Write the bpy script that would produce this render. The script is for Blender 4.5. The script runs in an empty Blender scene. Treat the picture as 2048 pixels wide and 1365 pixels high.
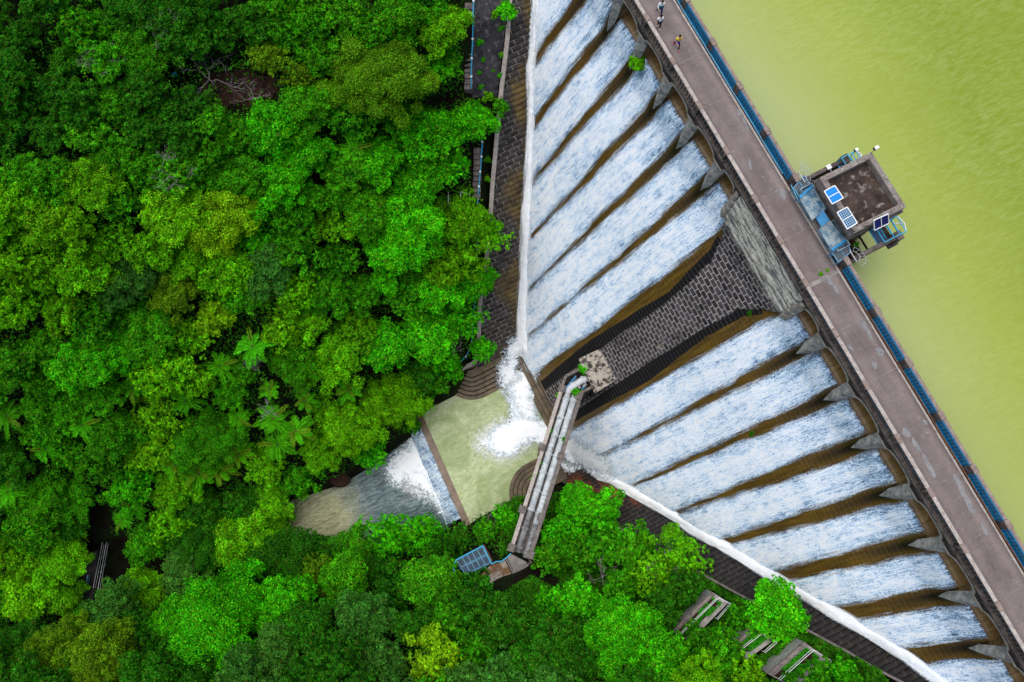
import bpy, bmesh, math, random
import numpy as np
from mathutils import Vector
RNG = np.random.default_rng(7)
random.seed(7)
SC = bpy.context.scene
COL = SC.collection

# ------------------------------------------------------------------ camera model and dam frame
FPX, CX, CY, H = 1650.0, 1024.0, 682.5, 60.0
TAU = math.atan(328 / FPX)
CT, ST = math.cos(TAU), math.sin(TAU)
def rays(px, py):
    px = np.asarray(px, float); py = np.asarray(py, float)
    dx = (px - CX) / FPX; dy = (CY - py) / FPX
    return np.stack([dx, dy * CT + ST, dy * ST - CT], -1)
def at(px, py, z):
    d = rays(px, py); k = (np.asarray(z, float) - H) / d[..., 2]
    return np.array([0, 0, H]) + d * k[..., None]
PA = at(1294, 35, 1.1)
RV = at(1999, 1213, 1.1) - PA
RV = RV / np.linalg.norm(RV)
UV = np.array([RV[1], -RV[0], 0.0])
if UV[0] > 0: UV = -UV
def W(t, s, z):
    t = np.asarray(t, float); s = np.asarray(s, float); z = np.asarray(z, float)
    t, s, z = np.broadcast_arrays(t, s, z)
    P = np.array([PA[0], PA[1], 0.0]) + t[..., None] * RV + s[..., None] * UV
    P[..., 2] = z
    return P
def TS(P):
    d = P - PA
    return d @ RV, d @ UV
def atTS(px, py, z):
    P = at(px, py, z); t, s = TS(P); return t, s
PED = [0, 4.21, 8.39, 12.61, 16.92, 20.61, 24.28, 28.55, 32.85, 37.15, 41.4, 45.7, 50.0]
PEDK = {k: PED[k] for k in range(13)}
for k in range(-6, 0): PEDK[k] = 4.21 * k
for k in range(13, 20): PEDK[k] = 50.0 + 4.3 * (k - 12)

# profile of the dam face (s downstream, z)
PROF = np.array([(-2.6, -4.30), (-1.2, -4.32), (-.62, -4.40), (-.25, -4.9), (.1, -6.0), (.5, -7.3), (1.6, -9.0), (3.3, -11.5), (5.3, -15.0), (7.5, -19.0),
                 (10, -23.2), (12.2, -27), (14.2, -31), (16, -34.2), (18, -38), (19.2, -40.4)])
def densify(pr, step=.1):
    d = np.r_[0, np.cumsum(np.hypot(*np.diff(pr, axis=0).T))]
    q = np.arange(0, d[-1], step)
    a = np.stack([np.interp(q, d, pr[:, 0]), np.interp(q, d, pr[:, 1])], 1)
    k = np.ones(9) / 9
    b = np.stack([np.convolve(np.pad(a[:, i], 4, 'edge'), k, 'valid') for i in (0, 1)], 1)
    v = np.r_[0, np.cumsum(np.hypot(*np.diff(b, axis=0).T))]
    return b, v
PD, PV = densify(PROF)
V0 = float(PV[np.argmin(np.abs(PD[:, 0] + .62))])
def prof_s(v): return np.interp(v, PV, PD[:, 0])
def prof_z(v): return np.interp(v, PV, PD[:, 1])
def face_hit(px, py):
    """pixel -> (t, v) on the dam face"""
    px = np.atleast_1d(np.asarray(px, float)); py = np.atleast_1d(np.asarray(py, float))
    d = rays(px, py); ks = np.arange(50, 125, .03)
    out = []
    zr = PD[::-1, 1]; sr = PD[::-1, 0]
    for dd in d:
        P = np.array([0, 0, H]) + ks[:, None] * dd
        t, s = TS(P)
        f = s - np.interp(P[:, 2], zr, sr)
        ok = P[:, 2] < -4.4
        sg = np.where((f[:-1] * f[1:] <= 0) & ok[:-1])[0]
        i = sg[0] if len(sg) else -1
        out.append((t[i], np.interp(-P[i, 2], -PD[:, 1], PV), P[i, 2]))
    return np.array(out)

# ------------------------------------------------------------------ noise helpers (numpy value noise)
def vnoise(x, y, seed=0):
    x = np.asarray(x, float); y = np.asarray(y, float)
    xi = np.floor(x).astype(np.int64); yi = np.floor(y).astype(np.int64); xf = x - xi; yf = y - yi
    def h(a, b):
        n = (a * 374761393 + b * 668265263 + seed * 1442695041) & 0x7fffffff
        n = ((n ^ (n >> 13)) * 1274126177) & 0x7fffffff
        return ((n ^ (n >> 16)) & 0xffff) / 65535.0
    u = xf * xf * (3 - 2 * xf); w = yf * yf * (3 - 2 * yf)
    return (h(xi, yi) * (1 - u) + h(xi + 1, yi) * u) * (1 - w) + (h(xi, yi + 1) * (1 - u) + h(xi + 1, yi + 1) * u) * w
def fbm(x, y, seed=0, o=4):
    r = 0; a = .5; f = 1.0
    for i in range(o):
        r = r + a * vnoise(np.asarray(x) * f, np.asarray(y) * f, seed + i); a *= .5; f *= 2.03
    return r / (1 - .5 ** o)

# ------------------------------------------------------------------ scene object helpers
class MB:
    """collects vertices and faces in WORLD coordinates"""
    def __init__(self): self.v = []; self.f = []; self.m = []; self.uv = None
    def add(self, verts, faces, m=0):
        n = len(self.v); self.v += [tuple(map(float, p)) for p in verts]
        for f in faces: self.f.append(tuple(i + n for i in f)); self.m.append(m)
        return self
    def hexa(self, b, t, m=0):
        """b,t: 4 bottom and 4 top corners"""
        return self.add(list(b) + list(t), [(3, 2, 1, 0), (4, 5, 6, 7), (0, 1, 5, 4), (1, 2, 6, 5), (2, 3, 7, 6), (3, 0, 4, 7)], m)
    def box(self, t0, t1, s0, s1, z0, z1, m=0):
        c = [(t0, s0), (t1, s0), (t1, s1), (t0, s1)]
        return self.hexa([W(t, s, z0) for t, s in c], [W(t, s, z1) for t, s in c], m)
    def prism(self, poly, z0, z1, m=0, side=None):
        """poly: list of world (x,y[,..]); z0,z1 numbers or lists"""
        n = len(poly)
        a = z0 if hasattr(z0, '__len__') else [z0] * n; b = z1 if hasattr(z1, '__len__') else [z1] * n
        vs = [(p[0], p[1], a[i]) for i, p in enumerate(poly)] + [(p[0], p[1], b[i]) for i, p in enumerate(poly)]
        fs = [tuple(range(n - 1, -1, -1)), tuple(range(n, 2 * n))] + [(i, (i + 1) % n, n + (i + 1) % n, n + i) for i in range(n)]
        r = self.add(vs, fs, m)
        if side is not None: self.m[-n:] = [side] * n
        return r
    def tube(self, pts, rad, n=6, m=0, cap=True):
        pts = [Vector(p) for p in pts]; k = len(pts)
        rad = rad if hasattr(rad, '__len__') else [rad] * k
        vs = []; up = Vector((0, 0, 1))
        for i, p in enumerate(pts):
            d = (pts[min(i + 1, k - 1)] - pts[max(i - 1, 0)])
            d = d.normalized() if d.length > 1e-6 else Vector((0, 0, 1))
            a = d.cross(up if abs(d.z) < .95 else Vector((1, 0, 0))).normalized(); b = d.cross(a)
            for j in range(n):
                an = 2 * math.pi * j / n
                vs.append(p + (a * math.cos(an) + b * math.sin(an)) * rad[i])
        fs = [(i * n + j, i * n + (j + 1) % n, (i + 1) * n + (j + 1) % n, (i + 1) * n + j) for i in range(k - 1) for j in range(n)]
        if cap: fs += [tuple(range(n - 1, -1, -1)), tuple(range((k - 1) * n, k * n))]
        return self.add(vs, fs, m)
    def bar(self, a, b, w, h, m=0):
        """rectangular bar from a to b, width w (horizontal), height h"""
        a = Vector(a); b = Vector(b); d = (b - a); hd = Vector((d.x, d.y, 0))
        if hd.length < 1e-5: side = Vector((1, 0, 0)); upv = Vector((0, 1, 0))
        else:
            side = Vector((-hd.y, hd.x, 0)).normalized(); upv = d.normalized().cross(side).normalized()
            if upv.z < 0: upv = -upv
        q = [side * (-w / 2) - upv * (h / 2), side * (w / 2) - upv * (h / 2), side * (w / 2) + upv * (h / 2), side * (-w / 2) + upv * (h / 2)]
        return self.add([a + x for x in q] + [b + x for x in q], [(0, 1, 2, 3), (7, 6, 5, 4), (0, 4, 5, 1), (1, 5, 6, 2), (2, 6, 7, 3), (3, 7, 4, 0)], m)
    def build(self, name, mats, parent=None, smooth=False, bevel=0):
        return mk(name, np.array(self.v), self.f, mats, parent, smooth, midx=self.m, bevel=bevel)

def mk(name, verts, faces, mats, parent=None, smooth=False, uv=None, attrs=None, midx=None, bevel=0, colattr=None):
    me = bpy.data.meshes.new(name)
    verts = np.asarray(verts, float).copy()
    off = np.zeros(3)
    if parent is not None:
        p = parent
        while p is not None: off += np.array(p.location); p = p.parent
    elif len(verts):
        off = np.array([(verts[:, 0].min() + verts[:, 0].max()) / 2, (verts[:, 1].min() + verts[:, 1].max()) / 2, verts[:, 2].min()])
    verts -= off
    if isinstance(faces, np.ndarray):
        n, k = faces.shape
        me.vertices.add(len(verts)); me.vertices.foreach_set('co', verts.ravel())
        me.loops.add(n * k); me.loops.foreach_set('vertex_index', faces.ravel().astype(np.int32))
        me.polygons.add(n); me.polygons.foreach_set('loop_start', np.arange(0, n * k, k, dtype=np.int32))
        me.update(calc_edges=True)
    else:
        me.from_pydata([tuple(v) for v in verts], [], faces)
    if not isinstance(mats, (list, tuple)): mats = [mats]
    for m in mats: me.materials.append(m)
    if midx is not None and len(mats) > 1: me.polygons.foreach_set('material_index', np.array(midx, np.int32))
    if uv is not None:
        l = me.uv_layers.new(name='UVMap'); idx = np.empty(len(me.loops), np.int32); me.loops.foreach_get('vertex_index', idx)
        l.data.foreach_set('uv', np.asarray(uv, np.float32)[idx].ravel())
    for k, a in (attrs or {}).items():
        at_ = me.attributes.new(k, 'FLOAT', 'POINT'); at_.data.foreach_set('value', np.asarray(a, np.float32))
    if colattr is not None:
        at_ = me.attributes.new('tint', 'FLOAT_VECTOR', 'POINT'); at_.data.foreach_set('vector', np.asarray(colattr, np.float32).ravel())
    if smooth: me.polygons.foreach_set('use_smooth', np.ones(len(me.polygons), bool))
    me.validate(); me.update()
    o = bpy.data.objects.new(name, me); COL.objects.link(o)
    if parent is not None: o.parent = parent
    else: o.location = off
    if bevel:
        b = o.modifiers.new('bevel', 'BEVEL'); b.width = bevel; b.segments = 1; b.limit_method = 'ANGLE'
    return o
def tag(o, label=None, cat=None, group=None, kind=None):
    if label: o['label'] = label
    if cat: o['category'] = cat
    if group: o['group'] = group
    if kind: o['kind'] = kind
    return o
def thing(name, label, cat, loc, group=None):
    o = bpy.data.objects.new(name, None); o.location = tuple(map(float, loc)); o.empty_display_size = .2
    COL.objects.link(o); return tag(o, label, cat, group)
def grid_faces(n, m):
    i, j = np.meshgrid(np.arange(n - 1), np.arange(m - 1), indexing='ij')
    a = (i * m + j).ravel()
    return np.stack([a, a + 1, a + m + 1, a + m], 1)
def resample(pts, n):
    pts = np.asarray(pts, float); d = np.r_[0, np.cumsum(np.linalg.norm(np.diff(pts, axis=0), axis=1))]
    q = np.linspace(0, d[-1], n); return np.stack([np.interp(q, d, pts[:, i]) for i in range(pts.shape[1])], 1)
def inpoly(px, py, poly):
    px = np.asarray(px, float); py = np.asarray(py, float); r = np.zeros(px.shape, bool); n = len(poly)
    for i in range(n):
        x1, y1 = poly[i]; x2, y2 = poly[(i + 1) % n]
        if y1 == y2: continue
        c = ((y1 > py) != (y2 > py)) & (px < (x2 - x1) * (py - y1) / (y2 - y1) + x1); r ^= c
    return r

# ------------------------------------------------------------------ material helpers
class NT:
    def __init__(self, name):
        self.mat = bpy.data.materials.new(name); self.mat.use_nodes = True; self.t = self.mat.node_tree
        self.t.nodes.clear(); self.out = self.n('ShaderNodeOutputMaterial')
    def n(self, ty, **kw):
        x = self.t.nodes.new(ty)
        for k, v in kw.items(): setattr(x, k, v)
        return x
    def l(self, a, b): self.t.links.new(a, b)
    def put(self, sock, v):
        if isinstance(v, bpy.types.NodeSocket): self.l(v, sock)
        elif isinstance(v, (tuple, list)) and len(v) == 3 and sock.type == 'RGBA': sock.default_value = (*v, 1)
        else: sock.default_value = v
    def math(self, op, a, b=0.0, c=0.0, clamp=False):
        x = self.n('ShaderNodeMath', operation=op, use_clamp=clamp)
        self.put(x.inputs[0], a); self.put(x.inputs[1], b); self.put(x.inputs[2], c); return x.outputs[0]
    def mix(self, f, a, b, blend='MIX'):
        x = self.n('ShaderNodeMix', data_type='RGBA', blend_type=blend)
        self.put(x.inputs[0], f); self.put(x.inputs[6], a); self.put(x.inputs[7], b); return x.outputs[2]
    def ramp(self, f, stops, interp='LINEAR'):
        x = self.n('ShaderNodeValToRGB'); x.color_ramp.interpolation = interp
        e = x.color_ramp.elements
        while len(e) < len(stops): e.new(.5)
        for i, (p, c) in enumerate(stops): e[i].position = p; e[i].color = (c, c, c, 1) if not hasattr(c, '__len__') else (*c, 1)
        self.put(x.inputs[0], f); return x.outputs[0]
    def range(self, f, a, b, c=0.0, d=1.0):
        x = self.n('ShaderNodeMapRange'); self.put(x.inputs[0], f)
        for i, v in enumerate((a, b, c, d)): self.put(x.inputs[i + 1], v)
        return x.outputs[0]
    def noise(self, vec, scale, detail=4, rough=.55, dist=0.0):
        x = self.n('ShaderNodeTexNoise'); self.put(x.inputs['Vector'], vec); x.inputs['Scale'].default_value = scale
        x.inputs['Detail'].default_value = detail; x.inputs['Roughness'].default_value = rough; x.inputs['Distortion'].default_value = dist; return x.outputs[0]
    def mapv(self, vec, scale=(1, 1, 1), loc=(0, 0, 0), rot=(0, 0, 0)):
        x = self.n('ShaderNodeMapping'); self.put(x.inputs[0], vec); x.inputs[1].default_value = loc; x.inputs[2].default_value = rot; x.inputs[3].default_value = scale; return x.outputs[0]
    def rotscale(self, vec, ang, scale, loc=(0, 0, 0)): return self.mapv(self.mapv(vec, rot=(0, 0, ang)), scale, loc)
    def pos(self): return self.n('ShaderNodeNewGeometry').outputs['Position']
    def uv(self): return self.n('ShaderNodeUVMap', uv_map='UVMap').outputs[0]
    def attr(self, name, vec=False):
        x = self.n('ShaderNodeAttribute', attribute_name=name); return x.outputs['Vector' if vec else 'Fac']
    def bump(self, h, strength=.3, dist=.1):
        x = self.n('ShaderNodeBump'); x.inputs['Strength'].default_value = strength; x.inputs['Distance'].default_value = dist; self.l(h, x.inputs['Height']); return x.outputs[0]
    def bsdf(self, col, rough=.7, spec=.3, normal=None, metal=0.0, alpha=None):
        x = self.n('ShaderNodeBsdfPrincipled'); self.put(x.inputs['Base Color'], col); self.put(x.inputs['Roughness'], rough)
        self.put(x.inputs['Specular IOR Level'], spec); self.put(x.inputs['Metallic'], metal)
        if normal is not None: self.l(normal, x.inputs['Normal'])
        if alpha is not None: self.l(alpha, x.inputs['Alpha'])
        return x.outputs[0]
    def done(self, sh): self.l(sh, self.out.inputs[0]); return self.mat
def stone(name, c1, c2, c3=None, scale=1.2, rough=.85, bump=.4, fine=9.0, spec=.2, lo=.35, hi=.68):
    """weathered mineral or painted surface: two-tone blotches, stains and grain"""
    n = NT(name); p = n.pos()
    a = n.range(n.noise(p, scale, 6, .6), lo, hi); b = n.noise(p, fine, 5, .65)
    col = n.mix(a, c1, c2)
    if c3 is not None: col = n.mix(n.range(n.noise(n.mapv(p, loc=(7, 3, 1)), scale * 2.3, 5, .65), .55, .7), col, c3)
    col = n.mix(.55, col, n.ramp(b, [(.25, .25), (.75, 1.0)]), 'MULTIPLY')
    return n.done(n.bsdf(col, rough, spec, n.bump(b, bump, .04)))
def plain(name, c, rough=.5, spec=.4, var=.25, metal=0.0):
    n = NT(name); p = n.pos(); b = n.noise(p, 6.0, 4)
    col = n.mix(n.range(b, .3, .7), tuple(x * (1 - var) for x in c), tuple(min(1, x * (1 + var * .5)) for x in c))
    return n.done(n.bsdf(col, rough, spec, metal=metal))
# ------------------------------------------------------------------ materials
M = {}
M['deck_stone'] = stone('deck_stone', (.07, .057, .05), (.20, .165, .145), (.03, .025, .022), 1.6)
M['coping_stone'] = stone('coping_stone', (.42, .355, .31), (.60, .53, .47), (.22, .18, .155), 2.2)
M['pedestal_stone'] = stone('pedestal_stone', (.26, .19, .16), (.40, .31, .265), (.15, .11, .09), 2.5)
M['dark_stone'] = stone('dark_stone', (.02, .016, .014), (.07, .055, .048), (.15, .12, .10), 2.0)
M['pier_stone'] = stone('pier_stone', (.20, .205, .20), (.56, .53, .47), (.24, .15, .07), 1.6, lo=.36, hi=.6)
M['ochre_stone'] = stone('ochre_stone', (.20, .11, .035), (.36, .24, .12), (.03, .02, .012), 1.8)
M['arch_stone'] = stone('arch_stone', (.33, .29, .25), (.48, .44, .38), (.17, .13, .10), 2.4)
M['lichen_slab'] = stone('lichen_slab', (.05, .042, .037), (.50, .44, .36), (.16, .13, .11), 2.6, lo=.43, hi=.55)
M['roof_floor'] = stone('roof_floor', (.03, .02, .017), (.09, .064, .05), (.36, .31, .27), .75)
M['girder_stone'] = stone('girder_stone', (.14, .12, .108), (.27, .235, .21), (.06, .05, .045), 2.2)
M['pipe_paint'] = stone('pipe_paint', (.40, .44, .45), (.66, .70, .70), (.16, .165, .17), 1.3, rough=.6, bump=.15, lo=.3, hi=.6)
M['pipe_old'] = stone('pipe_old', (.13, .125, .125), (.34, .34, .34), (.06, .055, .05), 1.3, rough=.7, bump=.2)
M['pipe_white'] = stone('pipe_white', (.62, .64, .64), (.8, .82, .82), (.35, .36, .36), 1.2, rough=.5, bump=.1)
M['soil'] = stone('soil', (.006, .005, .003), (.022, .014, .007), (.012, .02, .005), .8)
M['rock'] = stone('rock', (.018, .017, .019), (.075, .07, .075), (.16, .15, .155), .9, lo=.35, hi=.7)
M['litter'] = stone('litter', (.018, .008, .005), (.065, .028, .015), (.13, .08, .06), 2.2)
M['branch_grey'] = stone('branch_grey', (.20, .17, .16), (.42, .38, .36), None, 3.0)
M['bark'] = stone('bark', (.045, .032, .022), (.10, .075, .055), None, 3.0)
M['blue_paint'] = plain('blue_paint', (.012, .24, .50), .45)
M['blue_light'] = plain('blue_light', (.03, .42, .68), .4)
M['blue_dark'] = plain('blue_dark', (.008, .05, .12), .5)
M['pipe_blue'] = plain('pipe_blue', (.13, .36, .52), .4, var=.3)
M['pipe_rust'] = stone('pipe_rust', (.30, .10, .03), (.45, .22, .10), (.10, .04, .02), 4.0)
M['white_paint'] = plain('white_paint', (.78, .78, .76), .5, var=.1)
M['grey_rail'] = plain('grey_rail', (.50, .50, .50), .4, var=.3)
M['dark_metal'] = plain('dark_metal', (.012, .016, .022), .35, .5)
M['black'] = plain('black', (.012, .012, .013), .5)
M['green_paint'] = plain('green_paint', (.02, .25, .10), .5)
M['weathered_blue'] = stone('weathered_blue', (.05, .17, .29), (.40, .48, .50), (.08, .12, .15), 1.5, lo=.35, hi=.55)
M['concrete'] = stone('concrete', (.20, .18, .165), (.40, .365, .33), (.09, .08, .075), .9)
M['terrace_stone'] = stone('terrace_stone', (.36, .33, .31), (.60, .56, .52), (.20, .17, .15), 1.5)
M['pad_stone'] = stone('pad_stone', (.27, .25, .24), (.52, .47, .42), (.20, .11, .05), .55, lo=.4, hi=.6)
M['step_stone'] = stone('step_stone', (.16, .13, .118), (.34, .285, .25), (.07, .06, .05), 1.6)
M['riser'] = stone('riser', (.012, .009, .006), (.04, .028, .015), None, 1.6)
M['wet_step'] = stone('wet_step', (.050, .033, .010), (.17, .118, .052), (.022, .017, .011), 1.1, rough=.4, spec=.3)

def m_road():
    n = NT('road_asphalt'); u = n.uv()   # u = across 0..1, v = along in metres
    p = n.pos()
    sx = n.n('ShaderNodeSeparateXYZ'); n.l(u, sx.inputs[0])
    big = n.noise(p, .55, 5, .6); mid = n.noise(p, 2.5, 6, .7); grit = n.noise(p, 22, 3, .7)
    col = n.mix(n.range(big, .3, .7), (.155, .122, .113), (.225, .184, .172))
    col = n.mix(n.math('MULTIPLY', n.range(mid, .56, .75), .65), col, (.075, .058, .052))
    col = n.mix(n.math('MULTIPLY', n.range(n.noise(n.mapv(p, loc=(5, 9, 0)), 1.6, 7, .7), .60, .72), .55), col, (.36, .32, .30))
    col = n.mix(n.math('MULTIPLY', n.range(n.noise(n.mapv(u, (9, .35, 1), (1, 2, 0)), 1.0, 5, .7), .55, .75), .45), col, (.07, .055, .05))
    # dust worn pale in the wheel lines, dirt against the kerb
    wear = n.ramp(sx.outputs[0], [(0, .72), (.06, .9), (.16, 1.18), (.3, .98), (.5, .92), (.72, 1.1), (.9, .9), (1, .6)])
    col = n.mix(1.0, col, wear, 'MULTIPLY')
    col = n.mix(.5, col, n.ramp(grit, [(.3, .5), (.7, 1.25)]), 'MULTIPLY')
    col = n.mix(n.math('MULTIPLY', n.range(n.noise(p, 7.5, 2, .5), .69, .73), .8), col, (.42, .38, .35))
    return n.done(n.bsdf(col, .85, .25, n.bump(grit, .35, .02)))
M['road'] = m_road()
M['patch'] = stone('patch', (.24, .235, .24), (.33, .325, .325), (.18, .17, .17), 1.4, bump=.1)

def m_lake():
    n = NT('lake_water'); p = n.pos()
    sx = n.n('ShaderNodeSeparateXYZ'); n.l(p, sx.inputs[0])
    # silt and sky reflection painted in: paler and greyer near the wall, greener offshore
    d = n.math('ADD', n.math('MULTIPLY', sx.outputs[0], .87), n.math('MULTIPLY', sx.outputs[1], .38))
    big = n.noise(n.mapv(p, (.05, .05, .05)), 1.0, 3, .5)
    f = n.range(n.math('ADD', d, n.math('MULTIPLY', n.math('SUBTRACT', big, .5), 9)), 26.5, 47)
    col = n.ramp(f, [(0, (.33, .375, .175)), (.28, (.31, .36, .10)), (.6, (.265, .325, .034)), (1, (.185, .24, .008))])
    rip = n.noise(n.rotscale(p, -.42, (.9, 3.6, 1)), 1.0, 5, .65, .8)
    rip2 = n.noise(n.rotscale(p, -.42, (.05, .07, 1), (3, 1, 0)), 1.0, 3, .6, .3)
    amt = n.range(n.math('ADD', rip2, n.math('MULTIPLY', f, .18)), .45, .75)
    col = n.mix(n.math('MULTIPLY', n.range(rip, .40, .64), n.math('MULTIPLY', n.math('ADD', amt, .25), .22)), col, (.42, .48, .17))
    col = n.mix(n.math('MULTIPLY', n.range(n.noise(p, 9, 2, .6), .3, .7), .05), col, (.2, .26, .02))
    return n.done(n.bsdf(col, .35, .3, n.bump(n.math('MULTIPLY', rip, n.math('ADD', amt, .2)), .22, .15)))
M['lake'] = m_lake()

def m_pool():
    n = NT('pool_water'); p = n.pos()
    w = n.noise(p, .35, 4, .55, 1.2)
    rip = n.noise(n.rotscale(p, -.47, (.7, 1.9, 1)), 1.0, 5, .62, 1.6)
    fine = n.noise(n.rotscale(p, -.2, (1.5, 3.5, 1)), 1.0, 4, .6, 1.2)
    col = n.mix(n.range(w, .32, .68), (.225, .295, .105), (.34, .405, .185))
    rid = n.math('ABSOLUTE', n.math('SUBTRACT', rip, .5))
    col = n.mix(n.math('MULTIPLY', n.range(rid, .05, .0), n.math('MULTIPLY', n.range(w, .38, .6), .75)), col, (.56, .60, .40))
    col = n.mix(n.math('MULTIPLY', n.range(rip, .46, .34), .55), col, (.19, .235, .07))
    col = n.mix(n.math('MULTIPLY', n.range(fine, .56, .7), .3), col, (.50, .53, .32))
    return n.done(n.bsdf(col, .3, .35, n.bump(n.math('ADD', rip, n.math('MULTIPLY', fine, .4)), .4, .22)))
M['pool'] = m_pool()
def m_stream():
    n = NT('stream_water'); p = n.pos(); u = n.uv()
    sx = n.n('ShaderNodeSeparateXYZ'); n.l(u, sx.inputs[0])   # u: metres from the weir
    rip = n.noise(n.rotscale(p, -.42, (.38, 1.5, 1)), 1.0, 6, .62, 1.5)
    fine = n.noise(n.rotscale(p, -.30, (1.1, 3.6, 1)), 1.0, 5, .65, 1.0)
    big = n.noise(p, .22, 3, .5)
    f = n.range(n.math('ADD', sx.outputs[0], n.math('MULTIPLY', n.math('SUBTRACT', big, .5), 8)), 10, 14)
    col = n.mix(f, n.mix(n.range(big, .4, .6), (.018, .058, .068), (.06, .105, .10)), (.27, .275, .13))
    rid = n.math('ABSOLUTE', n.math('SUBTRACT', rip, .5))
    col = n.mix(n.math('MULTIPLY', n.range(rid, .05, .0), .55), col, n.mix(f, (.25, .34, .36), (.52, .52, .36)))
    col = n.mix(n.math('MULTIPLY', n.range(fine, .57, .68), .5), col, n.mix(f, (.22, .30, .31), (.48, .48, .33)))
    col = n.mix(n.math('MULTIPLY', n.range(rip, .45, .36), .7), col, n.mix(f, (.015, .024, .026), (.16, .15, .07)))
    return n.done(n.bsdf(col, .28, .4, n.bump(n.math('ADD', rip, n.math('MULTIPLY', fine, .5)), .5, .3)))
M['stream'] = m_stream()

def m_face():
    """dam face: coursed granite (u = metres along the road, v = metres down the slope); film = brown water film, algae = black growth, lichen = pale top"""
    n = NT('dam_masonry'); u = n.uv(); p = n.pos()
    br = n.n('ShaderNodeTexBrick'); wob = n.n('ShaderNodeTexNoise'); n.l(n.mapv(u, (.8, .8, 1)), wob.inputs['Vector']); n.l(n.mix(.07, u, wob.outputs[1]), br.inputs['Vector'])
    br.inputs['Scale'].default_value = 1.0; br.inputs['Brick Width'].default_value = .74; br.inputs['Row Height'].default_value = .46
    br.inputs['Mortar Size'].default_value = .040; br.inputs['Mortar Smooth'].default_value = .3; br.offset = .5
    br.inputs['Color1'].default_value = (.022, .018, .020, 1); br.inputs['Color2'].default_value = (.085, .068, .068, 1); br.inputs['Mortar'].default_value = (.44, .405, .38, 1)
    film = n.attr('film'); alg = n.attr('algae'); lich = n.attr('lichen')
    big = n.noise(p, .8, 5, .65); fine = n.noise(p, 7, 5, .7)
    strk = n.noise(n.mapv(u, (3.2, .28, 1)), 1.0, 5, .65)
    stone_c = n.mix(.5, br.outputs[0], n.ramp(fine, [(.3, .45), (.75, 1.3)]), 'MULTIPLY')
    stone_c = n.mix(n.math('MULTIPLY', n.range(big, .5, .7), .5), stone_c, (.14, .125, .13))
    stone_c = n.mix(n.range(n.noise(n.mapv(u, (1.6, .16, 1), (2, 5, 0)), 1.0, 6, .7), .50, .68), stone_c, n.mix(.75, stone_c, (.012, .010, .010)))
    stone_c = n.mix(n.math('MULTIPLY', n.range(n.noise(n.mapv(p, loc=(4, 4, 4)), 1.5, 6, .7), .60, .70), .7), stone_c, (.34, .28, .20))
    lm = n.range(n.math('MULTIPLY', lich, n.noise(n.mapv(u, (.55, .7, 1)), 1.0, 7, .78)), .30, .42)
    lcol = n.mix(n.range(n.noise(n.mapv(u, (.5, 2.2, 1), (3, 1, 0)), 1.1, 7, .75), .42, .54), (.11, .115, .125), (.85, .77, .63))
    lcol = n.mix(n.math('MULTIPLY', n.range(n.noise(n.mapv(p, loc=(8, 1, 2)), 1.4, 5, .7), .58, .66), .7), lcol, (.55, .38, .24))
    lcol = n.mix(n.math('MULTIPLY', br.outputs['Fac'], .45), lcol, (.05, .05, .055))
    stone_c = n.mix(lm, stone_c, lcol)
    # black growth: joints fade to thin grey threads along the courses
    seam = n.n('ShaderNodeTexBrick'); n.l(u, seam.inputs['Vector']); seam.inputs['Scale'].default_value = 1.0
    seam.inputs['Brick Width'].default_value = 60.0; seam.inputs['Row Height'].default_value = .50; seam.inputs['Mortar Size'].default_value = .03; seam.inputs['Mortar Smooth'].default_value = .6
    black = n.mix(n.math('MULTIPLY', seam.outputs['Fac'], n.range(strk, .35, .75, .1, .6)), (.006, .0055, .006), (.20, .18, .165))
    col = n.mix(n.range(n.math('ADD', alg, n.math('MULTIPLY', n.math('SUBTRACT', strk, .5), .55)), .3, .7), stone_c, black)
    fc = n.mix(n.range(strk, .3, .72), (.045, .022, .003), (.19, .105, .009))
    fc = n.mix(n.attr('crest'), fc, n.mix(n.range(strk, .35, .65), (.12, .066, .012), (.26, .155, .05)))  # crest film painted brighter in place of light missing under the deck
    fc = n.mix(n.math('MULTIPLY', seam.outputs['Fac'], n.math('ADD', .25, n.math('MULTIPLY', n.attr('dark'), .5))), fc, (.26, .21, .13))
    fc = n.mix(.6, fc, n.ramp(fine, [(.32, .45), (.7, 1.3)]), 'MULTIPLY')
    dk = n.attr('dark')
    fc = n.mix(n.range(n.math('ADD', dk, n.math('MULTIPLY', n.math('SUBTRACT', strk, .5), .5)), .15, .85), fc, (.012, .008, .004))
    fm = n.range(n.math('ADD', film, n.math('MULTIPLY', n.math('SUBTRACT', strk, .5), .4)), .35, .65)
    col = n.mix(fm, col, fc)
    rough = n.range(fm, 0, 1, .8, .38)
    return n.done(n.bsdf(col, rough, n.range(fm, 0, 1, .2, .4), n.bump(n.math('ADD', br.outputs['Fac'], n.math('MULTIPLY', fine, -.5)), .3, -.05)))
M['face'] = m_face()

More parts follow.
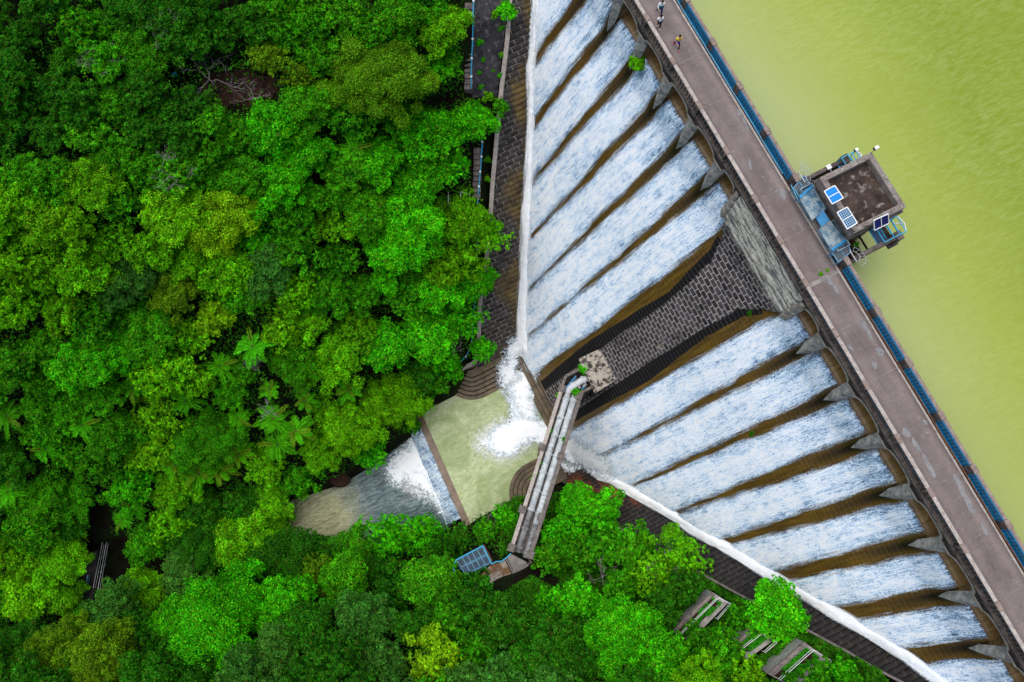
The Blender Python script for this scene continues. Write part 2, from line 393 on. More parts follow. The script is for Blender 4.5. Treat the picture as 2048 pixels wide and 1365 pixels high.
def m_flank():
    """stepped abutment: u = metres along the step edge, v = metres down the flight; wet attr 0..1 toward the gully; rust"""
    n = NT('abutment_masonry'); u = n.uv(); p = n.pos()
    br = n.n('ShaderNodeTexBrick'); n.l(u, br.inputs['Vector'])
    br.inputs['Scale'].default_value = 1.0; br.inputs['Brick Width'].default_value = 1.05; br.inputs['Row Height'].default_value = .62
    br.inputs['Mortar Size'].default_value = .035; br.inputs['Mortar Smooth'].default_value = .3
    br.inputs['Color1'].default_value = (.016, .013, .013, 1); br.inputs['Color2'].default_value = (.055, .046, .042, 1); br.inputs['Mortar'].default_value = (.36, .32, .27, 1)
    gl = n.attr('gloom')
    fine = n.noise(p, 6, 5, .7); big = n.noise(p, .7, 5, .65)
    keep = n.range(n.noise(p, 1.1, 3, .6), .36, .54, .10, 1)
    col = n.mix(n.math('MULTIPLY', br.outputs['Fac'], n.math('SUBTRACT', 1.0, keep)), br.outputs[0], (.03, .025, .022))
    col = n.mix(.5, col, n.ramp(fine, [(.3, .4), (.75, 1.3)]), 'MULTIPLY')
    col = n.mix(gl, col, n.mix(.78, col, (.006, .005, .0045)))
    wet = n.attr('wet'); rust = n.attr('rust')
    st = n.noise(n.mapv(u, (2.2, .22, 1)), 1.0, 4, .6)
    w = n.range(n.math('ADD', wet, n.math('MULTIPLY', n.math('SUBTRACT', st, .5), 1.1)), .45, .85)
    seam = n.range(br.outputs['Fac'], 0, 1, 0, .55)
    brown = n.mix(seam, n.mix(n.range(big, .35, .65), (.040, .027, .010), (.15, .098, .026)), (.20, .165, .11))
    col = n.mix(w, col, brown)
    col = n.mix(n.math('MULTIPLY', rust, n.range(n.noise(n.mapv(u, (.9, .35, 1)), 1.0, 5, .65), .40, .58)), col, n.mix(n.range(fine, .35, .65), (.09, .020, .006), (.27, .075, .018)))
    return n.done(n.bsdf(col, .6, .25, n.bump(fine, .4, .05)))
M['flank'] = m_flank()

def m_foam(name, body=0.0, streak=(10.0, 1.15), blue=(.30, .42, .55), alpha_edge=True, contrast=1.0):
    """white water over a slope: u = metres across, v = metres down; edge = metres in from the side, body = how dense"""
    n = NT(name); u = n.uv(); p = n.pos()
    fine = n.noise(n.mapv(u, (streak[0], streak[1], 1)), 1.0, 6, .72, .25)
    fine2 = n.noise(n.mapv(u, (streak[0] * 1.9, streak[1] * 4.5, 1), loc=(3, 7, 0)), 1.0, 4, .7, .4)
    clump = n.noise(n.mapv(u, (.85, .5, 1), loc=(1, 2, 0)), 1.0, 5, .62, .6)
    long_ = n.noise(n.mapv(u, (2.4, .10, 1), loc=(4, 1, 0)), 1.0, 4, .6)
    dens = n.attr('dens'); edge = n.attr('edge')
    val = n.math('ADD', n.math('MULTIPLY', fine, 1.0), n.math('MULTIPLY', fine2, .95))
    val = n.math('SUBTRACT', val, .475)
    val = n.math('ADD', val, n.math('MULTIPLY', n.math('SUBTRACT', clump, .5), .52))
    val = n.math('ADD', val, n.math('MULTIPLY', n.math('SUBTRACT', long_, .5), .42))
    val = n.math('ADD', val, n.math('MULTIPLY', n.math('SUBTRACT', dens, .5), .55))
    col = n.ramp(val, [(.26, (.025, .04, .06)), (.38, (.11, .19, .30)), (.465, (.33, .51, .70)), (.555, (.66, .82, .97)), (.70, (.97, .985, .99))])
    # ragged transparent margins let the wet masonry show
    e = n.math('ADD', edge, n.math('MULTIPLY', n.math('SUBTRACT', n.noise(n.mapv(u, (3.2, .22, 1), loc=(9, 4, 0)), 1.0, 6, .7), .5), 1.5))
    e = n.math('ADD', e, n.math('MULTIPLY', n.math('SUBTRACT', fine2, .5), .8))
    al = n.range(e, -.05, .36)
    return n.done(n.bsdf(col, .55, .25, n.bump(val, .5, .12), alpha=al))
M['cascade'] = m_foam('cascade_water')
def m_white(name, amp, lo, hi, grain=1.0):
    n = NT(name); p = n.pos(); edge = n.attr('edge')
    a = n.noise(p, 1.1 * grain, 7, .74, 1.2); b = n.noise(p, 4.5 * grain, 5, .75, .8)
    r = n.range(n.math('ADD', n.math('MULTIPLY', a, .6), n.math('MULTIPLY', b, .4)), .34, .66)
    e = n.math('ADD', edge, n.math('MULTIPLY', n.math('SUBTRACT', r, .5), amp))
    al = n.range(e, lo, hi)
    col = n.mix(n.range(e, lo + .1, hi + .5), n.mix(n.range(b, .38, .6), (.22, .33, .40), (.74, .83, .88)), (.95, .965, .97))
    c = n.noise(n.mapv(p, loc=(5, 2, 0)), 2.3 * grain, 6, .78, .6)
    col = n.mix(n.math('MULTIPLY', n.range(c, .53, .38), n.range(e, hi + 1.6, lo, .0, .75)), col, (.42, .56, .66))
    return n.done(n.bsdf(col, .6, .2, n.bump(n.math('ADD', a, b), .45, .15), alpha=al))
M['white_water'] = m_white('torrent_foam', .7, .10, .42)
M['foam_core'] = m_white('plunge_foam', 2.0, -.12, .45)
M['spray'] = m_white('spray_foam', 2.6, .45, 1.3, 1.3)
def m_wisp():
    """thin foam lace on dark or green water"""
    n = NT('foam_lace'); p = n.pos(); edge = n.attr('edge')
    a = n.noise(p, .85, 5, .66, 2.0); c = n.noise(p, 2.1, 5, .7, 1.6); b = n.noise(p, 3.6, 5, .75, .8)
    rid = n.range(n.math('MINIMUM', n.math('ABSOLUTE', n.math('SUBTRACT', a, .5)), n.math('ABSOLUTE', n.math('SUBTRACT', c, .48))), .045, .005)
    e = n.math('ADD', edge, n.math('MULTIPLY', n.math('SUBTRACT', n.range(b, .3, .7), .5), 1.2))
    v = n.math('MAXIMUM', n.math('MULTIPLY', rid, n.range(e, .2, .8)), n.range(e, 1.15, 1.6))
    return n.done(n.bsdf((.90, .93, .94), .6, .2, n.bump(b, .4, .12), alpha=n.math('MULTIPLY', v, .95, clamp=True)))
M['foam_lace'] = m_wisp()

def m_leaf(name='leaf', trans=.28, gloss=.05):
    n = NT(name); oi = n.n('ShaderNodeObjectInfo'); a = n.attr('tint', True)
    sx = n.n('ShaderNodeSeparateXYZ'); n.l(a, sx.inputs[0])
    col = oi.outputs['Color']
    hs = n.n('ShaderNodeHueSaturation'); n.l(col, hs.inputs['Color'])
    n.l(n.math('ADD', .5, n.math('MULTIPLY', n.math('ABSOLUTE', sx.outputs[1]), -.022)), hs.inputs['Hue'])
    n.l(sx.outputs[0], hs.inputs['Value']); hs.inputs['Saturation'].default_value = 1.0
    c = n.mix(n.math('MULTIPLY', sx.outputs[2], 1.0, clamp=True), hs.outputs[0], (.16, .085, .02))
    d = n.bsdf(c, .5, gloss)
    tr = n.n('ShaderNodeBsdfTranslucent'); n.l(c, tr.inputs[0])
    mx = n.n('ShaderNodeMixShader'); mx.inputs[0].default_value = trans; n.l(d, mx.inputs[1]); n.l(tr.outputs[0], mx.inputs[2])
    return n.done(mx.outputs[0])
M['leaf'] = m_leaf()
def m_ground():
    n = NT('forest_floor'); p = n.pos()
    a = n.noise(p, .5, 6, .6); b = n.noise(p, 4, 6, .7)
    col = n.mix(n.range(a, .4, .6), (.008, .006, .004), (.010, .022, .005))
    col = n.mix(n.range(b, .5, .7), col, (.022, .014, .008))
    return n.done(n.bsdf(col, .95, .1, n.bump(b, .8, .3)))
M['ground'] = m_ground()
def m_panel(name, c, line, nx, ny):
    n = NT(name); u = n.uv(); br = n.n('ShaderNodeTexBrick'); n.l(n.mapv(u, (nx, ny, 1)), br.inputs['Vector']); br.offset = 0
    br.inputs['Scale'].default_value = 1; br.inputs['Brick Width'].default_value = 1; br.inputs['Row Height'].default_value = 1
    br.inputs['Mortar Size'].default_value = .08; br.inputs['Mortar Smooth'].default_value = .2
    br.inputs['Color1'].default_value = (*c, 1); br.inputs['Color2'].default_value = tuple(x * .85 for x in c) + (1,); br.inputs['Mortar'].default_value = (*line, 1)
    return n.done(n.bsdf(br.outputs[0], .65, .12))
M['solar_light'] = m_panel('solar_light', (.015, .22, .62), (.02, .28, .72), 4, 2)
M['solar_cells'] = m_panel('solar_cells', (.012, .10, .22), (.50, .60, .66), 5, 4)
M['solar_navy'] = m_panel('solar_navy', (.010, .012, .11), (.02, .03, .16), 4, 3)
def m_mesh(name, c, d, nx, ny, ms=.28):
    """welded mesh screen"""
    n = NT(name); u = n.uv(); br = n.n('ShaderNodeTexBrick'); n.l(n.mapv(u, (nx, ny, 1)), br.inputs['Vector']); br.offset = 0
    br.inputs['Scale'].default_value = 1; br.inputs['Brick Width'].default_value = 1; br.inputs['Row Height'].default_value = 1; br.inputs['Mortar Size'].default_value = ms; br.inputs['Mortar Smooth'].default_value = .5
    nz = n.noise(n.pos(), 2.6, 4, .6)
    col = n.mix(br.outputs['Fac'], d, c); col = n.mix(.75, col, n.ramp(nz, [(.3, .45), (.7, 1.5)]), 'MULTIPLY')
    return n.done(n.bsdf(col, .5, .4))
M['blue_mesh'] = m_mesh('blue_mesh', (.010, .20, .36), (.004, .055, .12), 1, 1, .22)
M['grate'] = m_mesh('grate', (.012, .10, .17), (.003, .010, .02), 1, 1, .2)
# ------------------------------------------------------------------ valley shape
LZ = -4.1                                    # reservoir level
POOLZ, STRZ = -38.0, -40.4
GL_px = [(1068, 0), (1065, 100), (1061, 200), (1058, 359), (1050, 508), (1045, 640), (1043, 700)]
GR_px = [(1160, 915), (1223, 957), (1307, 1008), (1410, 1073), (1500, 1122), (1624, 1200), (1745, 1272), (1856, 1347)]
_gl = face_hit(*np.array(GL_px).T); _gr = face_hit(*np.array(GR_px).T)
GLT, GLZ = _gl[:, 0], _gl[:, 2]
GRT, GRZ = _gr[:, 0], _gr[:, 2]
_tl = np.r_[-400, -90, -45, -28, GLT, 14.9, 17.0]; _zl = np.r_[30, 14, -1, -6.5, GLZ, -38.6, -41.6]
_tr = np.r_[26.4, 28.0, GRT[GRT > 29], 64, 80, 130, 400]; _zr = np.r_[-41.6, -38.6, GRZ[GRT > 29], -6.5, -2, 12, 30]
def zgL(t): return np.interp(t, _tl, _zl)
def zgR(t): return np.interp(t, _tr, _zr)
def zvalley(t):
    t = np.asarray(t, float)
    return np.where(t < 21.7, zgL(t), zgR(t))
_scx = np.array([0, 18, 31, 36, 40, 44, 50, 60, 75, 120, 400]); _scd = np.array([0, 0, 0, .6, .6, -.4, -2.2, -4, -7, -10, -10])
_swd = np.array([0, 0, 0, -.3, .4, 1.6, 2.4, 2.6, 2.6, 2.6, 2.6])      # banks pinch the stream below the weir
def zrock(t, s):
    """bare hillside, before bumps"""
    t = np.asarray(t, float); s = np.asarray(s, float)
    d = t - 21.7 - np.interp(s, _scx, _scd); w = np.interp(s, _scx, _swd)
    d = np.sign(d) * (np.abs(d) + np.maximum(w, -np.abs(d) * .5))
    z = zvalley(21.7 + d)
    return z
def ground(t, s):
    t = np.asarray(t, float); s = np.asarray(s, float)
    z = zrock(t, s)
    steep = np.clip((z + 38) / 6, 0, 1)
    z = z + steep * ((fbm(t * .12, s * .12, 3) - .5) * 2.0 + (fbm(t * .5, s * .5, 9, 3) - .5) * .7)
    return z
def ray_ground(px, py, h=0.0, fn=None):
    """pixel -> world point h above the hillside"""
    px = np.atleast_1d(np.asarray(px, float)); py = np.atleast_1d(np.asarray(py, float)); h = np.broadcast_to(np.asarray(h, float), px.shape)
    fn = fn or ground; res = np.zeros((len(px), 3)); ks = np.arange(48, 125, .25)
    for a in range(0, len(px), 3000):
        d = rays(px[a:a + 3000], py[a:a + 3000]); P = np.array([0, 0, H]) + d[:, None, :] * ks[None, :, None]
        t, s = TS(P); f = P[..., 2] - fn(t, s) - h[a:a + 3000, None]
        below = f <= 0; i = np.where(below.any(1), below.argmax(1), len(ks) - 1); i = np.maximum(i, 1); r = np.arange(len(i))
        f0, f1 = f[r, i - 1], f[r, i]; w = np.clip(f0 / np.where(np.abs(f0 - f1) < 1e-9, 1, f0 - f1), 0, 1)
        k = ks[i - 1] + (ks[i] - ks[i - 1]) * w
        res[a:a + 3000] = np.array([0, 0, H]) + d * k[:, None]
    return res
def rg(px, py, h=0.0): return ray_ground([px], [py], h)[0]
def campx(P):
    P = np.asarray(P, float); p = P - np.array([0, 0, H]); dx = p[..., 0]; dy = p[..., 1] * CT + p[..., 2] * ST; dz = -p[..., 1] * ST + p[..., 2] * CT
    return CX + FPX * dx / -dz, CY - FPX * dy / -dz
def mpp(P):
    p = np.asarray(P, float) - np.array([0, 0, H]); return (p[1] * ST - p[2] * CT) / FPX

# coping lines along both abutments, solved so they sit just above the flank at their own place
COPL_px = [(1023, -40), (1017, 37), (1014.5, 79), (1008, 132), (1002.6, 179), (996, 243), (991, 303), (985.5, 359), (981, 431), (974, 505), (966, 560), (959, 610), (957.5, 677), (952.5, 721)]
COPR_px = [(1180, 1030), (1233, 1051), (1266, 1073), (1305, 1095), (1360, 1125), (1427, 1161), (1489, 1195), (1560, 1232), (1631, 1269), (1699, 1306), (1756, 1340), (1810, 1368), (1850, 1392)]
def on_flank(pxs, h, zf):
    return ray_ground([p[0] for p in pxs], [p[1] for p in pxs], h, lambda t, s: zf(t))
COPL = on_flank(COPL_px, .55, zgL); COPR = on_flank(COPR_px, .55, zgR)
cLt, cLs = TS(COPL); cRt, cRs = TS(COPR)
def s_copL(t): return np.interp(t, cLt, cLs)
def s_copR(t): return np.interp(t, cRt, cRs)

# hillside: one sheet to the horizon, dipped under the lake, the dam and the abutments
tt = np.r_[-900, -500, -300, -200, -150, -110, -90, -75, np.arange(-62, 100, .8), 105, 115, 130, 160, 220, 320, 500, 900]
ss = np.r_[-900, -400, -200, -120, -60, -30, -10, np.arange(-2, 84, .8), 90, 100, 115, 140, 190, 300, 500, 900]
T_, S_ = np.meshgrid(tt, ss, indexing='ij')
Zg = ground(T_, S_)
far = np.clip((np.hypot(T_ - 20, S_ - 30) - 95) / 200, 0, 1); Zg = Zg * (1 - far) + far * (np.minimum(Zg, 25) + 4 * fbm(T_ * .02, S_ * .02, 5))
lake_m = np.clip((3.0 - S_) / 3.0, 0, 1); shore = np.clip((np.hypot(np.minimum(T_ - 10, 0) * .9, 0) + np.maximum(T_ - 75, 0) - 90) / 60, 0, 1)
Zg = np.where(S_ < 3, Zg * (1 - lake_m * (1 - shore)) + (-22) * lake_m * (1 - shore), Zg)
nearL = np.clip((s_copL(T_) + 1.2 - S_) / 1.2, 0, 1) * (T_ < 21) ; nearR = np.clip((s_copR(T_) + 1.2 - S_) / 1.2, 0, 1) * (T_ >= 21)
under = np.maximum(nearL, nearR) * (S_ < 24) * (np.abs(T_ - 20) < 60)
Zg = Zg - 2.6 * under
gv = W(T_, S_, Zg).reshape(-1, 3)
tag(mk('hillside_ground', gv, grid_faces(len(tt), len(ss)), M['ground'], smooth=True), kind='structure')

# lake, tailwater pool, stream
lt = np.r_[-900, -300, -120, np.arange(-70, 121, 10), 300, 900]; ls = np.r_[-900, -300, -100, np.arange(-60, -4, 5), -3.4]
a, b = np.meshgrid(lt, ls, indexing='ij')
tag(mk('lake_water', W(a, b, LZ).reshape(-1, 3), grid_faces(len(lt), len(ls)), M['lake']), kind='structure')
WEIR_A = at(841, 838, POOLZ); WEIR_B = at(928, 1036, POOLZ); wd = (WEIR_B - WEIR_A); wd /= np.linalg.norm(wd); wn = np.array([wd[1], -wd[0], 0])
if wn @ UV < 0: wn = -wn                       # downstream normal of the weir
def WW(x, y, z):
    x, y, z = np.broadcast_arrays(np.asarray(x, float), np.asarray(y, float), np.asarray(z, float))
    P = np.array([WEIR_A[0], WEIR_A[1], 0]) + x[..., None] * wd + y[..., None] * wn; P[..., 2] = z; return P
WL = np.linalg.norm(WEIR_B - WEIR_A)
xs = np.arange(-6, WL + 7, .5); ys = np.r_[np.arange(-19, -.45, .5), -.42]
a, b = np.meshgrid(xs, ys, indexing='ij')
tag(mk('pool_water', WW(a, b, POOLZ + .03 * (fbm(a * .6, b * .6, 4) - .5)).reshape(-1, 3), grid_faces(len(xs), len(ys)), M['pool'], smooth=True), kind='structure')
xs = np.arange(-12, WL + 14, .6); ys = np.arange(.3, 27, .6)
a, b = np.meshgrid(xs, ys, indexing='ij')
zz = STRZ + .25 * (fbm(a * .35, b * .35, 14) - .5) * np.exp(-b / 14)
tag(mk('stream_water', WW(a, b, zz).reshape(-1, 3), grid_faces(len(xs), len(ys)), M['stream'], smooth=True, uv=np.stack([b, a], -1).reshape(-1, 2)), kind='structure')

# ------------------------------------------------------------------ the dam (one thing, many parts)
dam = thing('dam', 'tall masonry gravity dam with arched spillway bays and a dry stone panel between the falls', 'dam', W(20.6, 0, -38))
# zone borders on the face from where they run in the picture
def border(pts):
    h = face_hit(*np.array(pts, float).T); o = np.argsort(h[:, 1]); return h[o, 1], h[o, 0]
B_dryU = border([(1432, 509), (1380, 565), (1328, 609), (1298, 630), (1268, 651), (1240, 669), (1216, 688), (1190, 707)])
B_dryL = border([(1472, 621), (1450, 634), (1400, 661), (1339, 701), (1304, 720), (1281, 736), (1247, 759), (1215, 780)])
B_filmU = border([(1425, 494), (1380, 539), (1339, 583), (1286, 614), (1233, 648), (1180, 681), (1128, 723), (1089, 757)])
B_filmL = border([(1475, 641), (1412, 674), (1299, 762), (1246, 790), (1193, 818), (1151, 843)])
B_whtU = border([(1472, 422), (1455, 447), (1380, 512), (1321, 562), (1268, 599), (1216, 643), (1163, 681), (1110, 718), (1079, 744)])
B_whtL = border([(1587, 618), (1519, 644), (1467, 674), (1299, 771), (1246, 802), (1193, 832), (1144, 859)])
def bi(b, v): return np.interp(v, *b)
ft = np.r_[np.arange(-34, -13, 1.0), np.arange(-13, 58, .12), np.arange(58, 84, 1.0)]
fi = np.arange(0, len(PD), 2); fv = PV[fi]
T_, V_ = np.meshgrid(ft, fv, indexing='ij')
S2 = prof_s(V_); Z2 = prof_z(V_)
# closed panel between the two spillway wings: rises sheer to the roadway
c0, c1 = 15.25, 25.75
inside = (T_ > c0) & (T_ < c1)
# keep the sheet above the gullies only
jit = (fbm(T_ * .9, V_ * .9, 21, 3) - .5) * .10
fv_ = W(T_, S2 + jit * .4, Z2 + jit * .3)
dryc = np.minimum(T_ - bi(B_dryU, V_), bi(B_dryL, V_) - T_); filmc = np.minimum(T_ - bi(B_filmU, V_), bi(B_filmL, V_) - T_)
film = np.clip(.5 - filmc / .5, 0, 1); algae = np.clip(.5 - dryc / .35, 0, 1)
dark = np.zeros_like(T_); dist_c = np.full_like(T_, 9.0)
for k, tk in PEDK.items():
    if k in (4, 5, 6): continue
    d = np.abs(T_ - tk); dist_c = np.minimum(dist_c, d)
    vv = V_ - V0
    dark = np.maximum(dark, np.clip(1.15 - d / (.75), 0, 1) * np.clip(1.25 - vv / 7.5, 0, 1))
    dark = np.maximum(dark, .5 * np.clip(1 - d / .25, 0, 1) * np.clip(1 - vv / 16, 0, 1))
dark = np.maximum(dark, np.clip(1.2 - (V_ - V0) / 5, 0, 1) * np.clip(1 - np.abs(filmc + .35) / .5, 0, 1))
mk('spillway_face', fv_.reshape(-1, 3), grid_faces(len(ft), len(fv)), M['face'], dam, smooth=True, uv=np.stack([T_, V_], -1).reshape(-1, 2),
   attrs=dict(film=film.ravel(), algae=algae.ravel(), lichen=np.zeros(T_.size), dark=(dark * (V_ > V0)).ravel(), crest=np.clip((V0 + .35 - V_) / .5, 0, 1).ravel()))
# closed upper panel: vertical stone wall with rounded shoulders, flaring out over the face
pz = np.linspace(-.42, -9.4, 46); pa = np.linspace(0, 1, 84)
Z3, A3 = np.meshgrid(pz, pa, indexing='ij')
sfac = np.interp(-Z3, [0, 3, 6, 7.5, 9.4], [.10, .16, .38, .75, 1.93]) + .05
tl = np.interp(-Z3, [0, 1.5, 3, 4.5, 6, 7.5, 9.4], [15.35, 15.3, 15.2, 15.25, 15.7, 16.6, 17.6]); tr = np.interp(-Z3, [0, 1.5, 3, 4.5, 6, 7.5, 9.4], [25.7, 25.75, 25.85, 25.8, 25.3, 24.4, 23.5])
T3 = tl + (tr - tl) * A3
ed = np.minimum(T3 - tl, tr - T3); rnd = np.clip(1 - ed / .9, 0, 1)
S3 = sfac - .9 * rnd ** 2.2 + (fbm(T3 * 1.3, Z3 * 1.3, 31, 3) - .5) * .12
zback = np.interp(np.interp(-Z3, -PD[:, 1], PD[:, 0]), PD[:, 0], PD[:, 0])
S3 = np.where(Z3 < -7.6, np.maximum(S3, np.interp(-Z3, -PD[:, 1], PD[:, 0]) + .04 * np.sign(ed + 1)), S3)
lich = np.clip(1.25 - (-Z3 - 3.2) / 4.2, 0, 1.2)
V3 = np.interp(-Z3, -PD[:, 1], PV)
vlen = np.where(Z3 > -6, PV[np.argmin(np.abs(PD[:, 1] + 6))] + (-6 - Z3), V3)
mk('dry_panel', W(T3, S3, Z3).reshape(-1, 3), grid_faces(*Z3.shape), M['face'], dam, smooth=True, uv=np.stack([T3, vlen], -1).reshape(-1, 2),
   attrs=dict(film=np.zeros(T3.size), algae=np.clip(.5 - (ed - .35 - np.clip((-Z3 - 6) * .12, 0, 1)) / .5, 0, 1).ravel() * np.clip((-Z3.ravel() - 4.5) / 2, 0, 1), lichen=lich.ravel(), dark=np.zeros(T3.size)))
# pale weathered shoulder blocks on the two upper corners of the panel
for t0, sg in ((15.3, 1), (25.75, -1)):
    b = MB()
    for j, (dz, w, l) in enumerate(((-1.1, .5, .55), (-2.2, .62, .7), (-3.3, .7, .8), (-4.4, .66, .82))):
        pl = [(t0 - sg * .12, -.5), (t0 + sg * w, .16 + .05 * j), (t0 + sg * (w - .25), .34 + .06 * j), (t0 - sg * .14, -.05 + .06 * j)]
        if sg < 0: pl = pl[::-1]
        b.prism([W(p[0], p[1], 0) for p in pl], dz - 1.05, dz)
    b.build('corner_block', M['arch_stone'], dam, bevel=.05)
# flat crest behind the fall line, and body of the wall below the road
b = MB()
for lo, hi in ((-34, c0), (c1, 84)): b.box(lo, hi, -3.9, -2.55, -9, -4.38)
b.box(c0, c1, -3.9, .02, -9, -.5)
b.build('wall_body', M['dark_stone'], dam)
# piers with pointed raked noses
bays = sorted(PEDK)
for k in bays:
    if k in (4, 5, 6) or PEDK[k] < -30 or PEDK[k] > 80: continue
    t = PEDK[k]; w = .50
    b = MB()
    pl = [(t - w, -3.7), (t + w, -3.7), (t + w, -.75), (t + w * .6, -.28), (t, -.12), (t - w * .6, -.28), (t - w, -.75)]
    b.prism([W(p[0], p[1], 0) for p in pl], -6.0, -1.2, 1)
    # raked spur: wide at the springing, a point at the water
    A1, A2 = W(t - .70, -.26, -1.75), W(t + .70, -.26, -1.75); R0 = W(t, .14, -1.35); R1 = W(t + .03, .44, -5.0); TP = W(t, .34, -6.75)
    L1, L2 = W(t - .46, .02, -5.0), W(t + .46, .02, -5.0); D1, D2 = W(t - .1, -.6, -6.9), W(t + .1, -.6, -6.9); T1, T2 = W(t - .70, -.26, -1.0), W(t + .70, -.26, -1.0); R00 = W(t, .0, -1.0)
    b.add([A1, A2, R0, R1, TP, L1, L2, D1, D2, T1, T2, R00], [(0, 5, 3, 2), (2, 3, 6, 1), (5, 4, 3), (3, 4, 6), (5, 7, 4), (6, 4, 8), (9, 0, 2, 11), (11, 2, 1, 10)], 0)
    b.build('pier', [M['pier_stone'], M['ochre_stone']], dam, bevel=.03)
# arches carrying the road, one spandrel per bay
def bay_list():
    r = []
    for k in bays[:-1]:
        if k in (4, 5): continue
        r.append((k, c1 if k == 6 else PEDK[k], c0 if k == 3 else PEDK[k + 1]))
    return r
for k, t0, t1 in bay_list():
    b = MB(); n = 14; w0 = .55 if k != 6 else .05; w1 = .55 if k != 3 else .05
    xs = np.linspace(t0 + w0, t1 - w1, n + 1); m = (xs[0] + xs[-1]) / 2; hw = (xs[-1] - xs[0]) / 2
    zs = -1.55 + .80 * np.sqrt(np.clip(1 - ((xs - m) / hw) ** 2, 0, 1))
    if w0 > .1: xs = np.r_[t0, xs]; zs = np.r_[-1.55, zs]
    if w1 > .1: xs = np.r_[xs, t1]; zs = np.r_[zs, -1.55]
    for i in range(len(xs) - 1):
        for (s0, s1, m_, dz) in ((-3.6, .10, 1, 0), (.10, .16, 0, .0)):
            q = [W(xs[i], s0, zs[i] + dz), W(xs[i + 1], s0, zs[i + 1] + dz), W(xs[i + 1], s1, zs[i + 1] + dz), W(xs[i], s1, zs[i] + dz)]
            top = [W(xs[i], s0, -.4), W(xs[i + 1], s0, -.4), W(xs[i + 1], s1, -.4), W(xs[i], s1, -.4)]
            if m_ == 0:   # pale voussoir ring on the outer face
                top = [np.array([p[0], p[1], min(-.4, q[j][2] + .22)]) for j, p in enumerate(top)]
            b.hexa(q, top, m_)
    b.build('arch', [M['arch_stone'], M['dark_stone']], dam)
b = MB(); b.box(-34, 84, -3.9, .14, -.4, -.012); b.box(-34, 84, .14, .27, -.25, -.02)
b.build('deck_slab', M['deck_stone'], dam)

# ------------------------------------------------------------------ stepped abutments, copings, toe steps
def flank(zf, tlist, s_in, s_out, sgn, rust_fn, zoff=0.0):
    vs = []; uv = []; wet = []; rust = []; fs = []
    for i in range(len(tlist) - 1):
        ta, tb = tlist[i], tlist[i + 1]; z = zf(ta) + zoff if sgn > 0 else zf(tb) + zoff
        zn = (zf(tb) if sgn > 0 else zf(ta)) + zoff
        so0, so1 = s_out(ta), s_out(tb); si0, si1 = s_in(ta), s_in(tb)
        n = 9; base = len(vs); rise = abs(z - zn)
        rows = [(ta, z), (tb, z), (tb, zn)] if sgn > 0 else [(tb, z), (ta, z), (ta, zn)]
        for r, (t, zz) in enumerate(rows):

            for j in range(n):
                a = j / (n - 1); s = (si0 if t == ta else si1) * (1 - a) + (so0 if t == ta else so1) * a
                P = W(t, s, zz + .05 * (fbm(t * 2, s * 2, 5, 2) - .5)); vs.append(P)
                uv.append((s, (i + (0, .5, 1.0)[r]) * .62))
                wet.append(1 - a); rust.append(rust_fn(t, a))
        for r in range(2):
            for j in range(n - 1):
                q = (base + r * n + j, base + r * n + j + 1, base + (r + 1) * n + j + 1, base + (r + 1) * n + j); fs.append(q)
    return np.array(vs), np.array(fs), np.array(uv), dict(wet=wet, rust=rust)
GLl_px = [(1062, -30), (1062, 0), (1063, 40), (1058, 100), (1053, 137), (1054, 185), (1053, 237), (1051, 290), (1049, 359), (1043, 424), (1040, 508), (1038, 559), (1035, 643), (1033, 694), (1034, 716)]
GLr_px = [(1080, -30), (1079, 0), (1077, 26), (1074, 79), (1072, 132), (1070, 198), (1068, 250), (1067, 359), (1061, 458), (1057, 559), (1055, 633), (1056, 690), (1062, 716)]
gLl = ray_ground(*np.array(GLl_px, float).T, 0.0, lambda t, s: zgL(t)); lt_, ls_ = TS(gLl)
GRu_px = [(1122, 868), (1140, 882), (1155, 896), (1167, 912), (1186, 924), (1202, 935), (1244, 963), (1292, 989), (1336, 1015), (1360, 1033), (1398, 1057), (1453, 1086), (1495, 1110), (1563, 1153), (1628, 1192), (1688, 1224), (1744, 1260), (1809, 1300), (1860, 1337), (1900, 1362), (1945, 1390)]
GRl_px = [(1104, 896), (1120, 904), (1136, 912), (1149, 926), (1169, 935), (1200, 961), (1226, 969), (1255, 989), (1288, 1007), (1323, 1028), (1354, 1046), (1382, 1068), (1422, 1090), (1438, 1097), (1495, 1133), (1552, 1170), (1620, 1207), (1676, 1243), (1747, 1283), (1807, 1323), (1852, 1357), (1890, 1385)]
gRl = ray_ground(*np.array(GRl_px, float).T, 0.0, lambda t, s: zgR(t)); rt_, rs_ = TS(gRl)
tL = np.arange(-16, 13.7, .40); tL = tL[tL < 13.6]
v, f, uv_, at_ = flank(zgL, tL, lambda t: np.interp(t, lt_, ls_) - .5, lambda t: s_copL(t) + .1, 1, lambda t, a: 0.0, -.35)
w = np.array(at_['wet']); tv, sv = TS(v)
at_['wet'] = np.clip(w * 1.15 + .35 * np.sin(tv * .6 + sv * .5 + 2) * (w > .15) - .12, 0, 1)
at_['gloom'] = np.zeros(len(v))
mk('stepped_flank', v, f, M['flank'], dam, uv=uv_, attrs=at_)
tR = np.arange(27.6, 60.5, .40)
v, f, uv_, at_ = flank(zgR, tR, lambda t: np.interp(t, rt_, rs_) - .5, lambda t: s_copR(t) + .1, -1, lambda t, a: float(np.clip(1.35 - abs(t - 31.4 + (a - .5) * 5) / 2.2, 0, 1)), -.45)
at_['wet'] = np.clip(np.array(at_['wet']) * .45 - .1, 0, 1) + .35 * np.clip((31 - TS(v)[0]) / 2, 0, 1)
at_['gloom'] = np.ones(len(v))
mk('stepped_flank', v, f, M['flank'], dam, uv=uv_, attrs=at_)
